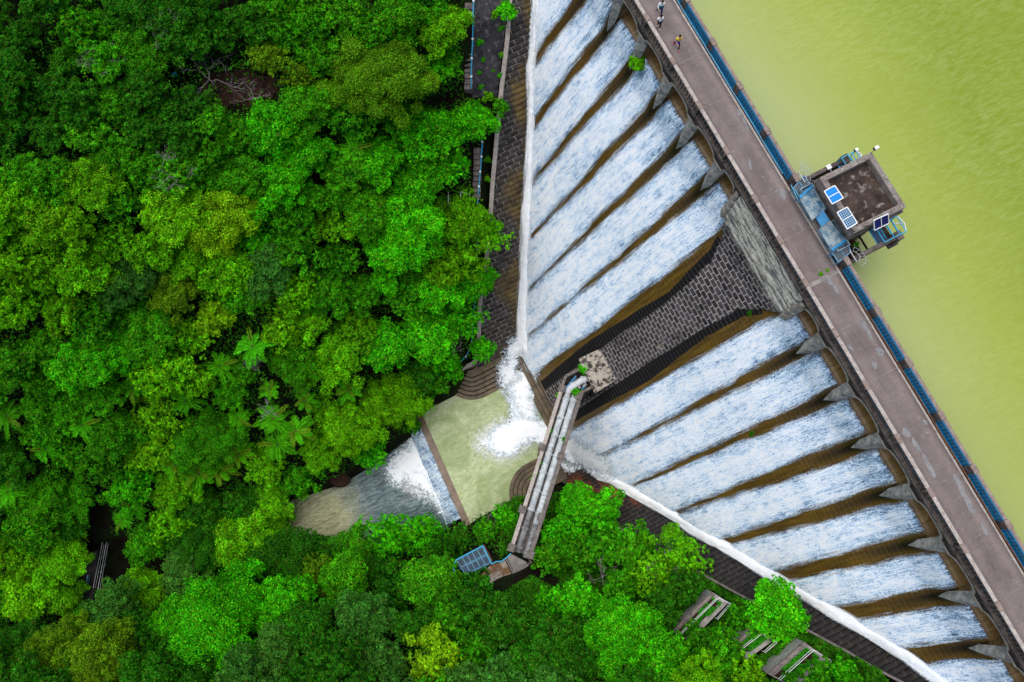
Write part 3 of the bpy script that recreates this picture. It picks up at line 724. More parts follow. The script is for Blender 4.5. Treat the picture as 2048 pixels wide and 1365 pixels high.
def coping(line, h, w, m=None, name='coping'):
    P = resample(line, len(line) * 4); d = np.gradient(P, axis=0); d[:, 2] = 0; d /= np.linalg.norm(d, axis=1)[:, None]
    nrm = np.stack([-d[:, 1], d[:, 0], 0 * d[:, 0]], 1); b = MB()
    for i in range(len(P) - 1):
        lift = .03 * (i % 4 == 0)
        lo = [P[i] - nrm[i] * w / 2, P[i + 1] - nrm[i + 1] * w / 2, P[i + 1] + nrm[i + 1] * w / 2, P[i] + nrm[i] * w / 2]
        b.hexa([q - np.array([0, 0, h]) for q in lo], [q + np.array([0, 0, lift]) for q in lo])
    return b.build(name, m or M['coping_stone'], dam)
coping(COPL, 1.6, .42); coping(COPR, 1.6, .20, M['girder_stone'])
endL = [COPL[-1], rg(943, 729, .5), rg(930, 735, .4), rg(912, 745, .3), rg(896, 757, .2)]
coping(np.array([COPL[-1], [*at(944, 728, COPL[-1][2] - .35)], [*at(930, 735, COPL[-1][2] - .7)], [*at(912, 746, COPL[-1][2] - .9)], [*at(895, 758, COPL[-1][2] - 1.1)]]), 2.0, .45, None, 'end_coping')
def round_steps(name, cpx, zc, r0, dr, n, z0, dz, ang0, ang1, straight, sdir):
    """nested quarter-round steps falling to the pool"""
    C = at(*cpx, zc)[:2]; b = MB(); sd = np.array(sdir[:2])
    for k in range(n):
        R = r0 + dr * k; z = z0 - dz * k
        an = np.linspace(ang0, ang1, 18); arc = [C + R * (math.cos(q) * RV[:2] + math.sin(q) * UV[:2]) for q in an]
        ext = [p + sd * straight for p in (arc[0], C)]
        poly = [*ext[1:], ext[0], *arc, C]
        b.prism([(p[0], p[1]) for p in poly][::1], POOLZ - 1.5, z, 0, 1)  # side faces near-black, step shading put into the colour
        if k < n - 1:       # dark strip paints shade and wet edges along each riser foot
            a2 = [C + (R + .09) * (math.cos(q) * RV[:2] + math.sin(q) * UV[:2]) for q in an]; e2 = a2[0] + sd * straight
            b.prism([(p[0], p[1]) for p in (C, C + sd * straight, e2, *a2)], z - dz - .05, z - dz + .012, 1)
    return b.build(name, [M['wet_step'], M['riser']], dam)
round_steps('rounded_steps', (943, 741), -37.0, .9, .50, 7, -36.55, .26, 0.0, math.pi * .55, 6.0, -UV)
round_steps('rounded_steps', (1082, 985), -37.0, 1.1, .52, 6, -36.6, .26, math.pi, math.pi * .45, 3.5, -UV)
b = MB()
for k in range(6): b.box(14.2 - .1 * k, 24.3 + .25 * k, 15.2, 16.35 + .5 * k, POOLZ - 2, -35.6 - .42 * k)
b.build('toe_steps', M['wet_step'], dam, bevel=.03)

# ------------------------------------------------------------------ white water on the face
def cascade(k, tL_fn, tR_fn, vend_fn, label):
    v = np.arange(V0, PV[-1] - .3, .16); n = 40; a = np.linspace(0, 1, n)
    V, A = np.meshgrid(v, a, indexing='ij'); L = tL_fn(V); R = tR_fn(V); T = L + (R - L) * A
    ed = np.minimum(T - L, R - T) - .12
    ed = np.minimum(ed, (V - V0 + .05) * 1.3)
    end = vend_fn(T); keep = V < end + .6
    den = np.clip(.38 + .20 * np.clip((V - V0) / 7, 0, 1) + .16 * np.clip(ed / 1.0, -.2, 1) - .10 * np.clip((V - V0 - 9) / 8, 0, 1) * np.clip(1 - ed / .9, 0, 1), 0, 1)
    lift = .13 + .10 * np.clip(ed, 0, 1) + .06 * fbm(T * 1.4, V * .7, 17)
    P = W(T, prof_s(V) + lift * .82, prof_z(V) + lift * .57)
    f = grid_faces(*V.shape); kf = keep.reshape(-1)[f].all(1); f = f[kf]
    used = np.unique(f); mp = np.full(V.size, -1); mp[used] = np.arange(len(used))
    sel = lambda q: np.asarray(q).reshape(-1, *np.asarray(q).shape[2:])[used]
    o = mk('spillway_water', P.reshape(-1, 3)[used], mp[f], M['cascade'], smooth=True, uv=np.stack([T, V], -1).reshape(-1, 2)[used], attrs=dict(edge=sel(ed), dens=sel(den)))
    return tag(o, label, group='white falls down the spillway face', kind='structure')
def vL(t): return np.interp(t, GLT, face_hit_v(GLZ))
def face_hit_v(z): return np.interp(-np.asarray(z), -PD[:, 1], PV)
gLv = face_hit_v(GLZ); gRv = face_hit_v(GRZ)
def vend(t):
    l = np.interp(t, np.r_[-24, GLT], np.r_[V0, gLv], right=99); r = np.interp(t, np.r_[GRT, 66], np.r_[gRv, V0], left=99); return np.minimum(l, r)
def edge_fn(tk, side, k):
    w0 = .58 if k < 9 else .78; Ld = 27 if k < 6 else 30
    if k in (11, 12, 13): Ld = 40
    def fn(V):
        x = np.clip((V - V0) / Ld, 0, 1)
        return tk + side * (w0 * (1 - x) ** 1.25 + .02 + (fbm(V * .35 + 50 * k, V * 0 + side, 8) - .5) * .28 - .12)
    return fn
names = ['first', 'second', 'third', 'fourth', 'fifth', 'sixth', 'seventh', 'eighth', 'ninth', 'tenth', 'eleventh', 'twelfth']
nf = 0
for k, t0, t1 in bay_list():
    if k < -4 or k > 13: continue
    lf = edge_fn(PEDK[k], 1, k) if k != 6 else (lambda V: bi(B_whtL, V) - .12)
    rf = edge_fn(PEDK[k + 1], -1, k + 1) if k != 3 else (lambda V: bi(B_whtU, V) + .12)
    cascade(k, lf, rf, vend, 'white fall down the dam face')

# gully torrents along both abutments
def torrent(lp, rp, zf, name, label, lift=.2, pad=.35, n=23, fade0=False, fade1=False, dim=0.0):
    K = 420; L = resample(lp, K); R = resample(rp, K); a = np.linspace(-.2, 1.2, n)
    P = L[:, None, :] * (1 - a)[None, :, None] + R[:, None, :] * a[None, :, None]
    w = np.linalg.norm(L - R, axis=1)[:, None]
    
    P[..., 2] += lift * np.sin(np.clip(a, 0, 1) * math.pi)[None] + .22 + .22 * (fbm(P[..., 0] * .9, P[..., 1] * .9, 12) - .4) + .16 * (fbm(P[..., 0] * 3.1, P[..., 1] * 3.1, 15) - .5)
    P[..., 2] = np.maximum(P[..., 2], POOLZ + .2 + .15 * fbm(P[..., 0], P[..., 1], 9))
    ed = np.minimum(a[None] + .2, 1.2 - a[None]) * w * .95
    cl = np.r_[0, np.cumsum(np.linalg.norm(np.diff((L + R) / 2, axis=0), axis=1))][:, None] * np.ones(n)[None]
    ed = np.minimum(ed, np.minimum(cl * .5 + (.0 if fade0 else 9), (cl.max() - cl) * .5 + (.0 if fade1 else 9)))
    den = np.clip(.62 + .75 * np.clip(ed / .5, 0, 1), 0, 1.4) * (1 - dim * (1 - cl / cl.max()) ** 1.5 if dim < 0 else 1 - dim * (cl / cl.max()) ** 1.5)
    return tag(mk(name, P.reshape(-1, 3), grid_faces(K, n), M['cascade'], smooth=True, uv=np.stack([a[None] * w * np.ones_like(cl), cl], -1).reshape(-1, 2), attrs=dict(edge=ed.ravel() - .12, dens=den.ravel())), label, kind='structure')
def face_pts(pxs):
    h = face_hit(*np.array(pxs, float).T); return W(h[:, 0], prof_s(h[:, 1]), prof_z(h[:, 1]))
torrent(gLl[1:], face_pts(GLr_px[1:]), zgL, 'gully_water', 'foaming torrent down the gully beside the forest steps', fade1=True)
torrent(face_pts(GRu_px), gRl, zgR, 'gully_water', 'foaming torrent down the gully above the terraces', fade0=True, dim=.35)
def foam_patch(poly, z, mat, name, label, soft=1.0, lift=0.0, step=.22, zfn=None):
    """irregular foam lying on water; poly in picture pixels, solved at height z"""
    W3 = at(*np.array(poly, float).T, z); x0, y0 = W3[:, :2].min(0) - soft; x1, y1 = W3[:, :2].max(0) + soft
    gx, gy = np.meshgrid(np.arange(x0, x1, step), np.arange(y0, y1, step), indexing='ij')
    ins = inpoly(gx, gy, [(p[0], p[1]) for p in W3]); dmin = np.full(gx.shape, 99.0)
    for i in range(len(W3)):
        a = W3[i, :2]; b = W3[(i + 1) % len(W3), :2]; ab = b - a
        q = np.clip(((gx - a[0]) * ab[0] + (gy - a[1]) * ab[1]) / (ab @ ab + 1e-9), 0, 1)
        dmin = np.minimum(dmin, np.hypot(gx - a[0] - q * ab[0], gy - a[1] - q * ab[1]))
    sd = np.where(ins, dmin, -dmin); ed = .5 + sd / soft
    zz = (zfn(gx, gy) if zfn else z) + .07 + np.clip(sd, 0, 1.5) * lift * (.6 + .8 * fbm(gx * .8, gy * .8, 6)) + .05 * fbm(gx * 2, gy * 2, 3)
    f = grid_faces(*gx.shape); f = f[(sd.reshape(-1)[f] > -soft * .9).all(1)]
    used = np.unique(f); mp = np.full(gx.size, -1); mp[used] = np.arange(len(used))
    P = np.stack([gx, gy, zz * np.ones_like(gx)], -1).reshape(-1, 3)[used]
    return tag(mk(name, P, mp[f], mat, smooth=True, attrs=dict(edge=ed.ravel()[used])), label, kind='structure')
def zt(fn):
    return lambda x, y: fn((x - PA[0]) * RV[0] + (y - PA[1]) * RV[1], (x - PA[0]) * UV[0] + (y - PA[1]) * UV[1])
foam_patch([(1024, 694), (1060, 694), (1068, 735), (1066, 790), (1072, 832), (1100, 858), (1104, 892), (1085, 886), (1060, 878), (1044, 886), (1024, 906), (1000, 906), (982, 893), (986, 868), (1006, 852), (1024, 840), (1026, 812), (1014, 775), (1008, 742), (1014, 715)], POOLZ + .1, M['foam_core'], 'plunge_foam', 'churning white foam where both torrents meet in the pool', .95, .10, .2, zt(lambda t, s: np.maximum(np.maximum(np.where(t < 17.5, zgL(t) + .35, -99), POOLZ + .1), np.where(t < 17.5, np.interp(s, PD[:, 0], PD[:, 1]) + .3, -99))))
foam_patch([(1010, 722), (1034, 692), (1062, 690), (1082, 750), (1074, 800), (1084, 850), (1040, 850), (1016, 800), (1000, 760)], POOLZ + .16, M['spray'], 'spray_foam', 'broken spray around the plunge', 1.0, .12)
foam_patch([(950, 868), (1000, 835), (1035, 845), (1080, 862), (1060, 900), (1010, 928), (970, 915), (945, 896)], POOLZ + .02, M['foam_lace'], 'foam_lace', 'thin foam lace drifting over the green pool', 1.2)
foam_patch([(1118, 866), (1150, 886), (1180, 908), (1208, 934), (1214, 956), (1186, 944), (1160, 928), (1130, 908), (1108, 890)], -36, M['foam_core'], 'gully_foam', 'white foam sliding out under the pipe bridge', .9, .25, .2, zt(lambda t, s: np.maximum(np.maximum(zgR(t), POOLZ + .1), np.interp(s, PD[:, 0], PD[:, 1])) + .8))
foam_patch([(992, 735), (1035, 694), (1045, 760), (1005, 785), (994, 768)], -36.6, M['spray'], 'spray_foam', 'spray running over the rounded steps by the trees', .9, 0, .15, zt(lambda t, s: -36.35 - np.clip(t - 13.4, 0, 4) * .42))
foam_patch([(1112, 912), (1150, 928), (1166, 938), (1140, 950), (1108, 955), (1090, 925)], -37.4, M['spray'], 'spray_foam', 'spray running past the foot of the rusty abutment', .8, .05)

# weir and the fall below it
weir = thing('weir', 'low brown concrete weir holding back the green pool', 'weir', WW(WL / 2, 0, POOLZ))
b = MB()
n = 40
for i in range(n):
    x0 = -2 + (WL + 4) * i / n; x1 = -2 + (WL + 4) * (i + 1) / n
    b.hexa([WW(x0, -.45, -42), WW(x1, -.45, -42), WW(x1, .45, -42), WW(x0, .45, -42)], [WW(x0, -.45, POOLZ - .02), WW(x1, -.45, POOLZ - .02), WW(x1, .40, POOLZ - .10), WW(x0, .40, POOLZ - .10)])
b.build('sill', stone('weir_stone', (.13, .075, .035), (.24, .16, .10), (.07, .04, .02), 1.2, rough=.4, spec=.5), weir)
xs = np.linspace(.1, WL - .1, 60); q = np.linspace(0, 1, 26); X, Q = np.meshgrid(xs, q, indexing='ij')
yy = .42 + 1.9 * Q + .25 * (fbm(X * .8, Q * 2, 3) - .5); zz = POOLZ - .05 - (POOLZ - STRZ - .15) * np.clip(Q * 1.1, 0, 1) ** 1.3 + .1 * fbm(X * 1.5, Q * 5, 4)
edq = np.minimum(np.minimum(X, WL - X) * 1.5 + .2, np.minimum(Q * 2.2 + .12, (1 - Q) * 2 + .2))
tag(mk('weir_water', WW(X, yy, zz).reshape(-1, 3), grid_faces(60, 26), M['cascade'], smooth=True, uv=np.stack([X, Q * 3.2], -1).reshape(-1, 2), attrs=dict(edge=edq.ravel(), dens=np.full(X.size, .52))), 'white sheet of water falling off the weir', kind='structure')
foam_patch([(838, 862), (884, 960), (905, 1005), (920, 1034), (888, 1022), (868, 992), (862, 965), (842, 950), (818, 950), (790, 966), (776, 940), (792, 912), (816, 900), (822, 880), (830, 858)], STRZ + .2, M['foam_core'], 'weir_foam', 'white boil below the weir', 1.0, .1)
foam_patch([(800, 900), (838, 860), (890, 985), (915, 1032), (870, 1012), (800, 975), (775, 962), (782, 930)], STRZ + .14, M['foam_lace'], 'foam_lace', 'foam lace on the dark stream below the weir', 1.3, .05)
# ------------------------------------------------------------------ road on the crest
rt = np.arange(-34, 84.01, .5); rs = np.linspace(0, 1, 9)
a, b_ = np.meshgrid(rt, rs, indexing='ij')
road = tag(mk('road', W(a, -.10 + b_ * -3.0, .004 + .012 * np.sin(b_ * math.pi)).reshape(-1, 3), grid_faces(len(rt), 9), M['road'], uv=np.stack([1 - b_, a], -1).reshape(-1, 2)), 'narrow grey brown road along the dam crest', kind='structure')
def blob(px, py, ax, ay, rot, seed, z=.026, n=26):
    t, s = atTS(px, py, z); r = random.Random(seed); ph = [r.uniform(0, 6.28) for _ in range(3)]; out = []
    for i in range(n):
        an = 2 * math.pi * i / n; k = 1 + .16 * math.sin(2 * an + ph[0]) + .10 * math.sin(3 * an + ph[1]) + .07 * math.sin(5 * an + ph[2])
        x, y = ax * k * math.cos(an), ay * k * math.sin(an)
        out.append(W(t + x * math.cos(rot) - y * math.sin(rot), s + x * math.sin(rot) + y * math.cos(rot), z))
    return out
patches = [(1479, 226, .34, .16, .1), (1490, 246, .8, .13, .12), (1566, 388, .42, .24, 0), (1601, 452, .30, .10, 0), (1659, 561, .33, .2, .1), (1672, 578, .55, .12, .1), (1727, 648, .6, .16, .05), (1738, 668, .45, .18, .1),
           (1760, 704, .32, .3, 0), (1749, 731, .26, .2, .5), (1700, 695, .28, .12, 0), (1812, 866, .36, .28, .2), (1832, 890, .55, .17, .1), (1856, 928, .7, .22, .05), (1864, 944, .45, .17, 0), (1918, 968, .8, .17, -.03), (1932, 997, .95, .20, .03), (1942, 1018, .45, .2, 0), (1968, 1059, .45, .14, .05), (1850, 845, .26, .12, 0), (1500, 330, .5, .1, .3)]
for i, (px, py, ax, ay, ro) in enumerate(patches):
    b = MB(); pl = blob(px, py, ax, ay, ro, i, .024 + .0012 * i); b.add(pl, [tuple(range(len(pl)))]); b.build('repair_patch', M['patch'], road)
b = MB()
for k, t in PEDK.items():
    if -4 < k < 16 and k != 6: b.box(t - .02, t + .02, -3.08, -.14, .012, .021)
b.build('joint', M['concrete'], road)
b = MB(); b.box(24.42, 24.72, -3.08, -.14, .006, .026); b.build('expansion_strip', M['concrete'], road)
b = MB(); b.box(-34, 84, -3.22, -3.06, -.01, .11)
tag(b.build('kerb', M['coping_stone'], None, bevel=.02), 'low beige kerb on the lake side of the road', kind='structure')
b = MB(); b.box(-34, 84, -3.95, -3.22, -.3, -.004)
tag(b.build('gutter_strip', M['dark_stone']), 'dark gutter strip behind the kerb', kind='structure')

# ------------------------------------------------------------------ parapets, one bay at a time
pk = [k for k in bays if -4 <= k <= 15]
def pedestal(t, s_out, s_in, label, cat_group, sgn):
    th = thing('pedestal', label, 'pedestal', W(t, (s_out + s_in) / 2, -.02), cat_group)
    b = MB(); b.box(t - .30, t + .30, min(s_out, s_in), max(s_out, s_in), -.02, 1.02); b.build('shaft', M['deck_stone'], th)
    b = MB(); b.box(t - .34, t + .34, min(s_out, s_in) - .02, max(s_out, s_in) + .04, 1.02, 1.16); b.build('cap', M['pedestal_stone'], th, bevel=.03)
    if sgn > 0:                                 # corbelled foot seen below the cap on the spillway side
        b = MB(); b.box(t - .36, t + .36, .17, .30, -.28, .10); b.box(t - .27, t - .12, .17, .25, .10, .9); b.box(t + .12, t + .27, .17, .25, .10, .9); b.build('foot', M['deck_stone'], th)
    return th
ordn = lambda i: ['first', 'second', 'third', 'fourth', 'fifth', 'sixth', 'seventh', 'eighth', 'ninth', 'tenth', 'eleventh', 'twelfth', 'thirteenth', 'fourteenth', 'fifteenth', 'sixteenth', 'seventeenth', 'eighteenth', 'nineteenth', 'twentieth'][i]
def inframe(P, m=25):
    x, y = campx(P); return -m < x < 2048 + m and -m < y < 1365 + m
vis = [k for k in pk if inframe(W(PEDK[k], 0, 1.1))]; visU = [k for k in pk if inframe(W(PEDK[k], -3.6, 1.1)) and k != 5]
def pos_word(i, n): return f'{ordn(i)} from the top of the road' if i <= n // 2 else (f'{ordn(n - 1 - i)} from the bottom of the road' if n - 1 - i > 0 else 'last at the bottom of the road')
for k in pk:
    if k in vis: lab = f'stone pedestal capping the spillway side parapet, {pos_word(vis.index(k), len(vis))}'
    else: continue
    pedestal(PEDK[k], .17, -.14, lab, 'pedestals of the spillway side parapet', 1)
for k in pk:
    if k in visU:
        pedestal(PEDK[k], -3.80, -3.46, f'square stone pedestal on the lake side parapet, {pos_word(visU.index(k), len(visU))}', 'pedestals of the lake side parapet', -1)
vb = [(k, k + 1) for k in pk[:-1] if inframe(W((PEDK[k] + PEDK[k + 1]) / 2, 0, .5), 60)]
for i, (k, k2) in enumerate(vb):
    t0, t1 = PEDK[k] + .34, PEDK[k2] - .34
    th = thing('balustrade', f'pale coped stone balustrade bay on the spillway side, {pos_word(i, len(vb))}', 'balustrade', W((t0 + t1) / 2, .03, 0), 'balustrade bays on the spillway side')
    b = MB(); b.box(t0, t1, -.13, .16, .96, 1.09); b.build('coping', M['coping_stone'], th, bevel=.025)
    b = MB(); b.box(t0, t1, -.11, .17, -.01, .13); b.build('plinth', M['deck_stone'], th)
    n = int((t1 - t0) / .33)
    for j in range(n):
        t = t0 + (j + .5) * (t1 - t0) / n
        b = MB(); b.box(t - .05, t + .05, -.02, .12, .13, .96); b.box(t - .075, t + .075, -.04, .14, .13, .24); b.build('baluster', M['deck_stone'], th)
    if k >= 2:
        q = [W(t0, -.115, .15), W(t1, -.115, .15), W(t1, -.115, .94), W(t0, -.115, .94)]
        mk('mesh_screen', q, [(0, 1, 2, 3)], M['blue_mesh'], th, uv=[(0, 0), ((t1 - t0) / .12, 0), ((t1 - t0) / .12, 6), (0, 6)])
vbu = [(PEDK[k], PEDK[k2]) for k, k2 in vb if k not in (4, 5)]
b4 = [i for i, x in enumerate(vbu) if x[0] < 17]
for i, (p0, p1) in enumerate(vbu):
    t0, t1 = p0 + .36, p1 - .36
    th = thing('balustrade', f'lake side parapet bay faced with blue mesh, {pos_word(i, len(vbu))}', 'balustrade', W((t0 + t1) / 2, -3.6, 0), 'blue meshed bays of the lake side parapet')
    b = MB(); b.box(t0, t1, -3.78, -3.53, .96, 1.08); b.build('coping', M['pedestal_stone'], th, bevel=.025)
    b = MB(); b.box(t0, t1, -3.76, -3.54, -.02, .13); b.build('plinth', M['deck_stone'], th)
    n = int((t1 - t0) / .33)
    for j in range(n):
        t = t0 + (j + .5) * (t1 - t0) / n
        b = MB(); b.box(t - .06, t + .06, -3.72, -3.58, .13, .96); b.build('baluster', M['deck_stone'], th)
    q = [W(t0, -3.47, .06), W(t1, -3.47, .06), W(t1, -3.50, 1.02), W(t0, -3.50, 1.02)]
    mk('mesh_screen', q, [(0, 1, 2, 3)], M['blue_mesh'], th, uv=[(0, 0), ((t1 - t0) / .28, 0), ((t1 - t0) / .28, 5), (0, 5)])
    fr = MB()
    for s_, z0, z1 in ((-3.455, .04, .09), (-3.485, .98, 1.03)): fr.box(t0, t1, s_ - .02, s_ + .02, z0, z1)
    for j in range(0, 9): fr.box(t0 + j * (t1 - t0) / 8 - .012, t0 + j * (t1 - t0) / 8 + .012, -3.49, -3.455, .06, 1.0)
    fr.build('frame', M['blue_paint'], th)
# service pipes along the kerb: a blue one above the tower, a rust coloured one below it
def pipe_run(name, t0, t1, m, label, r=.045, s=-3.30, z=.20):
    th = thing(name, label, 'pipe', W((t0 + t1) / 2, s, 0))
    MB().tube([W(t, s + .015 * math.sin(t), z) for t in np.arange(t0, t1 + .01, 1.0)], r, 8).build('run', m, th, True)
    b = MB()
    for t in np.arange(t0 + .6, t1, 2.1): MB().box(t - .05, t + .05, s - .06, s + .06, -.004, z - r).build('bracket', M['dark_metal'], th)
pipe_run('service_pipe', -14, 16.8, M['pipe_blue'], 'slim light blue service pipe along the kerb, above the tower')
pipe_run('service_pipe', 26.5, 62, M['pipe_rust'], 'slim rust orange service pipe along the kerb, below the tower', .032)

# ------------------------------------------------------------------ intake tower with roof, mesh huts and solar panels
RZ = 3.2
tw = thing('intake_tower', 'square stone intake tower standing in the lake beside the road', 'tower', W(20.5, -6.2, -24))
ro = [(18.1, -4.05), (22.9, -4.05), (22.9, -8.5), (18.1, -8.5)]
b = MB(); b.box(18.35, 22.65, -8.25, -4.3, -24, RZ - .75); b.build('wall', M['deck_stone'], tw)
b = MB(); b.box(18.3, 22.7, -8.3, -4.25, RZ - .75, RZ - .62)
b.build('roof_floor', M['roof_floor'], tw)
b = MB(); pw = .42
b.box(18.1, 22.9, -4.05 - pw, -4.05, RZ - .9, RZ); b.box(18.1, 22.9, -8.5, -8.5 + pw, RZ - .9, RZ); b.box(18.1, 18.1 + pw, -8.5 + pw, -4.05 - pw, RZ - .9, RZ); b.box(22.9 - pw, 22.9, -8.5 + pw, -4.05 - pw, RZ - .9, RZ)
b.build('roof_parapet', stone('tower_coping', (.19, .155, .138), (.36, .31, .275), (.55, .49, .43), 1.9), tw, bevel=.03)
b = MB(); b.box(17.95, 23.05, -8.65, -3.95, RZ - 1.05, RZ - .9); b.build('cornice', M['deck_stone'], tw)
# walkway round the tower: floor slabs, side parapets
b = MB(); b.box(17.3, 24.3, -4.35, -3.9, -.35, -.02); b.box(17.35, 18.35, -8.0, -4.35, -.35, -.02); b.box(22.65, 24.2, -8.2, -7.1, -.35, -.03); b.box(22.6, 22.75, -7.1, -4.35, -.35, -.02)
b.build('walkway', M['dark_stone'], tw)
b = MB()
for s0 in np.arange(-4.6, -7.0, -.75): b.box(22.7, 24.2, s0 - .06, s0 + .02, -1.7, -1.5)
b.box(22.65, 24.3, -7.2, -4.3, -3.3, -3.1); b.build('sump_floor', stone('sump', (.05, .03, .012), (.11, .07, .03), (.02, .012, .006), 1.0), tw)
for t0, t1, s0, s1 in ((17.12, 17.42, -7.6, -4.4), (24.15, 24.5, -7.9, -4.3)):
    b = MB(); b.box(t0, t1, s0, s1, .62, .82); b.box(t0 + .05, t1 - .05, s0, s1, -.6, .12)
    for s in np.arange(s0 + .2, s1, .45): b.box(t0 + .08, t1 - .08, s - .08, s + .08, .12, .62)
    b.build('side_parapet', M['deck_stone'], tw, bevel=.02)
    b = MB(); b.box(t0 - .18, t1 + .18, s0 - .55, s0, -.6, 1.0); b.box(t0 - .28, t1 + .28, s0 - .75, s0 + .1, -.75, -.45); b.build('corner_post', M['deck_stone'], tw, bevel=.03)
def quad_from_px(pts, zs): return [at(p[0], p[1], z) for p, z in zip(pts, zs if hasattr(zs, '__len__') else [zs] * 4)]
def slab(quad, th, name, m, parent, uvs=None):
    q = [np.array(p) for p in quad]; n = np.cross(q[1] - q[0], q[3] - q[0]); n /= np.linalg.norm(n)
    if n[2] < 0: n = -n
    v = q + [p - n * th for p in q]
    return mk(name, v, [(0, 1, 2, 3), (7, 6, 5, 4), (0, 4, 5, 1), (1, 5, 6, 2), (2, 6, 7, 3), (3, 7, 4, 0)], m, parent, uv=(uvs or [(0, 0), (1, 0), (1, 1), (0, 1)]) * 2)
# two weathered roof sheets of the gate hut with the blue door between
hut = thing('gate_hut', 'low hut under weathered blue grey sheets between road and tower', 'hut', W(20.6, -3.9, 0))
SZ = 1.45
slab(quad_from_px([(1599, 397), (1626, 373), (1653, 418), (1624, 441)], SZ), .07, 'roof_sheet', M['weathered_blue'], hut)
slab(quad_from_px([(1637, 459), (1660, 441), (1690, 479), (1662, 499)], SZ), .07, 'roof_sheet', M['weathered_blue'], hut)
slab(quad_from_px([(1631, 435), (1647, 421), (1659, 440), (1643, 455)], [SZ - .25, SZ + .1, SZ + .1, SZ - .25]), .04, 'hatch', M['blue_paint'], hut)
for A, B in (((1599, 396), (1625, 372)), ((1663, 501), (1691, 481))):
    p, q = at(*A, SZ + .06), at(*B, SZ + .06); MB().bar(p, q, .16, .12).build('ridge_strip', M['blue_paint'], hut)
b = MB()
for t0, t1 in ((17.85, 20.05), (21.1, 23.35)):
    b.box(t0, t1, -3.34, -3.28, 0, SZ - .12); b.box(t0, t1, -4.35, -4.29, 0, SZ - .12); b.box(t0, t0 + .06, -4.29, -3.34, 0, SZ - .12); b.box(t1 - .06, t1, -4.29, -3.34, 0, SZ - .12)
b.build('wall', M['weathered_blue'], hut)
b = MB(); b.box(20.05, 21.1, -4.3, -3.25, .0, .14); b.build('door_step', M['concrete'], hut)
# security cages at both ends: blue frame, dark mesh faces
def cage(quad_px, label):
    q = quad_from_px(quad_px, 1.0); c = sum(q) / 4
    th = thing('security_cage', label, 'cage', (c[0], c[1], 0), 'blue framed mesh cages at the hut ends')
    slab([p - np.array([0, 0, .03]) for p in q], .03, 'mesh_panel', plain('cage_mesh', (.035, .055, .075), .35, .5), th)
    b = MB()
    for i in range(4): b.bar(q[i], q[(i + 1) % 4], .07, .07)
    b.bar((q[0] + q[1]) / 2, (q[2] + q[3]) / 2, .06, .06)
    for p in q: b.bar(p - np.array([0, 0, .04]), (p[0], p[1], 0), .06, .06)
    for i in range(4):
        a_, c_ = np.array([*q[i][:2], .5]), np.array([*q[(i + 1) % 4][:2], .5]); b.bar(a_, c_, .04, .04)
    b.build('frame', plain('cage_blue', (.10, .27, .42), .4), th)
cage([(1587, 376), (1608, 351.5), (1621, 371), (1598, 393)], 'blue framed mesh cage at the upper end of the hut')
cage([(1664, 506), (1693, 485), (1702, 504), (1677, 525)], 'blue framed mesh cage at the lower end of the hut')
slab(quad_from_px([(1586, 380), (1590, 377), (1598, 392), (1594, 396)], [.3, 1.0, 1.0, .3]), .03, 'green_board', M['green_paint'], hut)
MB().tube([at(1582, 370, .9), at(1590, 388, .9), at(1598, 404, .9), at(1604, 406, .9), at(1607, 402, .9)], .045, 6).build('guard_rail', M['pipe_blue'], hut, True)
def spikes(base_px, out, label, n=13):
    th = thing('spike_fan', label, 'spike fan', at(*base_px, .4), 'anti climb spike fans beside the tower')
    c = at(*base_px, 1.1); b = MB()
    for i in range(n):
        an = -1.0 + 2.3 * i / (n - 1); d = np.array(out) * math.cos(an) * .9 + RV * math.sin(an) * 1.0 * (1 if out[2] == 0 else 1)
        b.tube([c + d * .45 + np.array([0, 0, -.1]), c + d * 1.15 + np.array([0, 0, .15 * math.cos(an)])], [.013, .007], 4)
    b.build('spike', M['grey_rail'], th)
    b = MB(); b.tube([c + np.array(out) * math.cos(-1.0 + 2.3 * i / 10) * .42 + RV * math.sin(-1.0 + 2.3 * i / 10) * .46 for i in range(11)], .02, 5)
    b.tube([c + np.array(out) * math.cos(-1.0 + 2.3 * i / 10) * .8 + RV * math.sin(-1.0 + 2.3 * i / 10) * .85 for i in range(11)], .015, 5)
    b.bar(c - RV * .5, c + RV * .5, .06, .06); b.bar(c - RV * .3 - np.array([0, 0, 1.1]), c - RV * .3, .05, .05); b.bar(c + RV * .3 - np.array([0, 0, 1.1]), c + RV * .3, .05, .05); b.build('rim', M['grey_rail'], th)
spikes((1603, 354), -UV - RV * .35, 'fan of thin grey spikes on the upper edge by the tower')
spikes((1706, 512), -UV + RV * .45, 'fan of thin grey spikes on the lower edge by the tower', 7)
# solar panels
def solar(quad, m, label, legs, z0):
    q = [np.array(p) for p in quad]; c = sum(q) / 4
    th = thing('solar_panel', label, 'solar panel', (c[0], c[1], z0), 'solar panels on the tower')
    for h0, h1 in ((.03, .485), (.515, .97)):
        f = lambda a_, b_: (q[0] * (1 - a_) + q[3] * a_) * (1 - b_) + (q[1] * (1 - a_) + q[2] * a_) * b_
        slab([f(h0, .04), f(h0, .96), f(h1, .96), f(h1, .04)], .03, 'cell_field', m, th)
    b = MB(); dz = np.array([0, 0, -.012])
    for i in range(4): b.bar(q[i] + dz, q[(i + 1) % 4] + dz, .07, .06)
    b.bar((q[0] + q[3]) / 2 + dz, (q[1] + q[2]) / 2 + dz, .06, .06); b.build('frame', M['white_paint'], th)
    b = MB()
    for i in legs: b.bar(q[i] * .85 + c * .15, (*(q[i] * .85 + c * .15)[:2], z0), .05, .05)
    b.build('stand', M['grey_rail'], th)
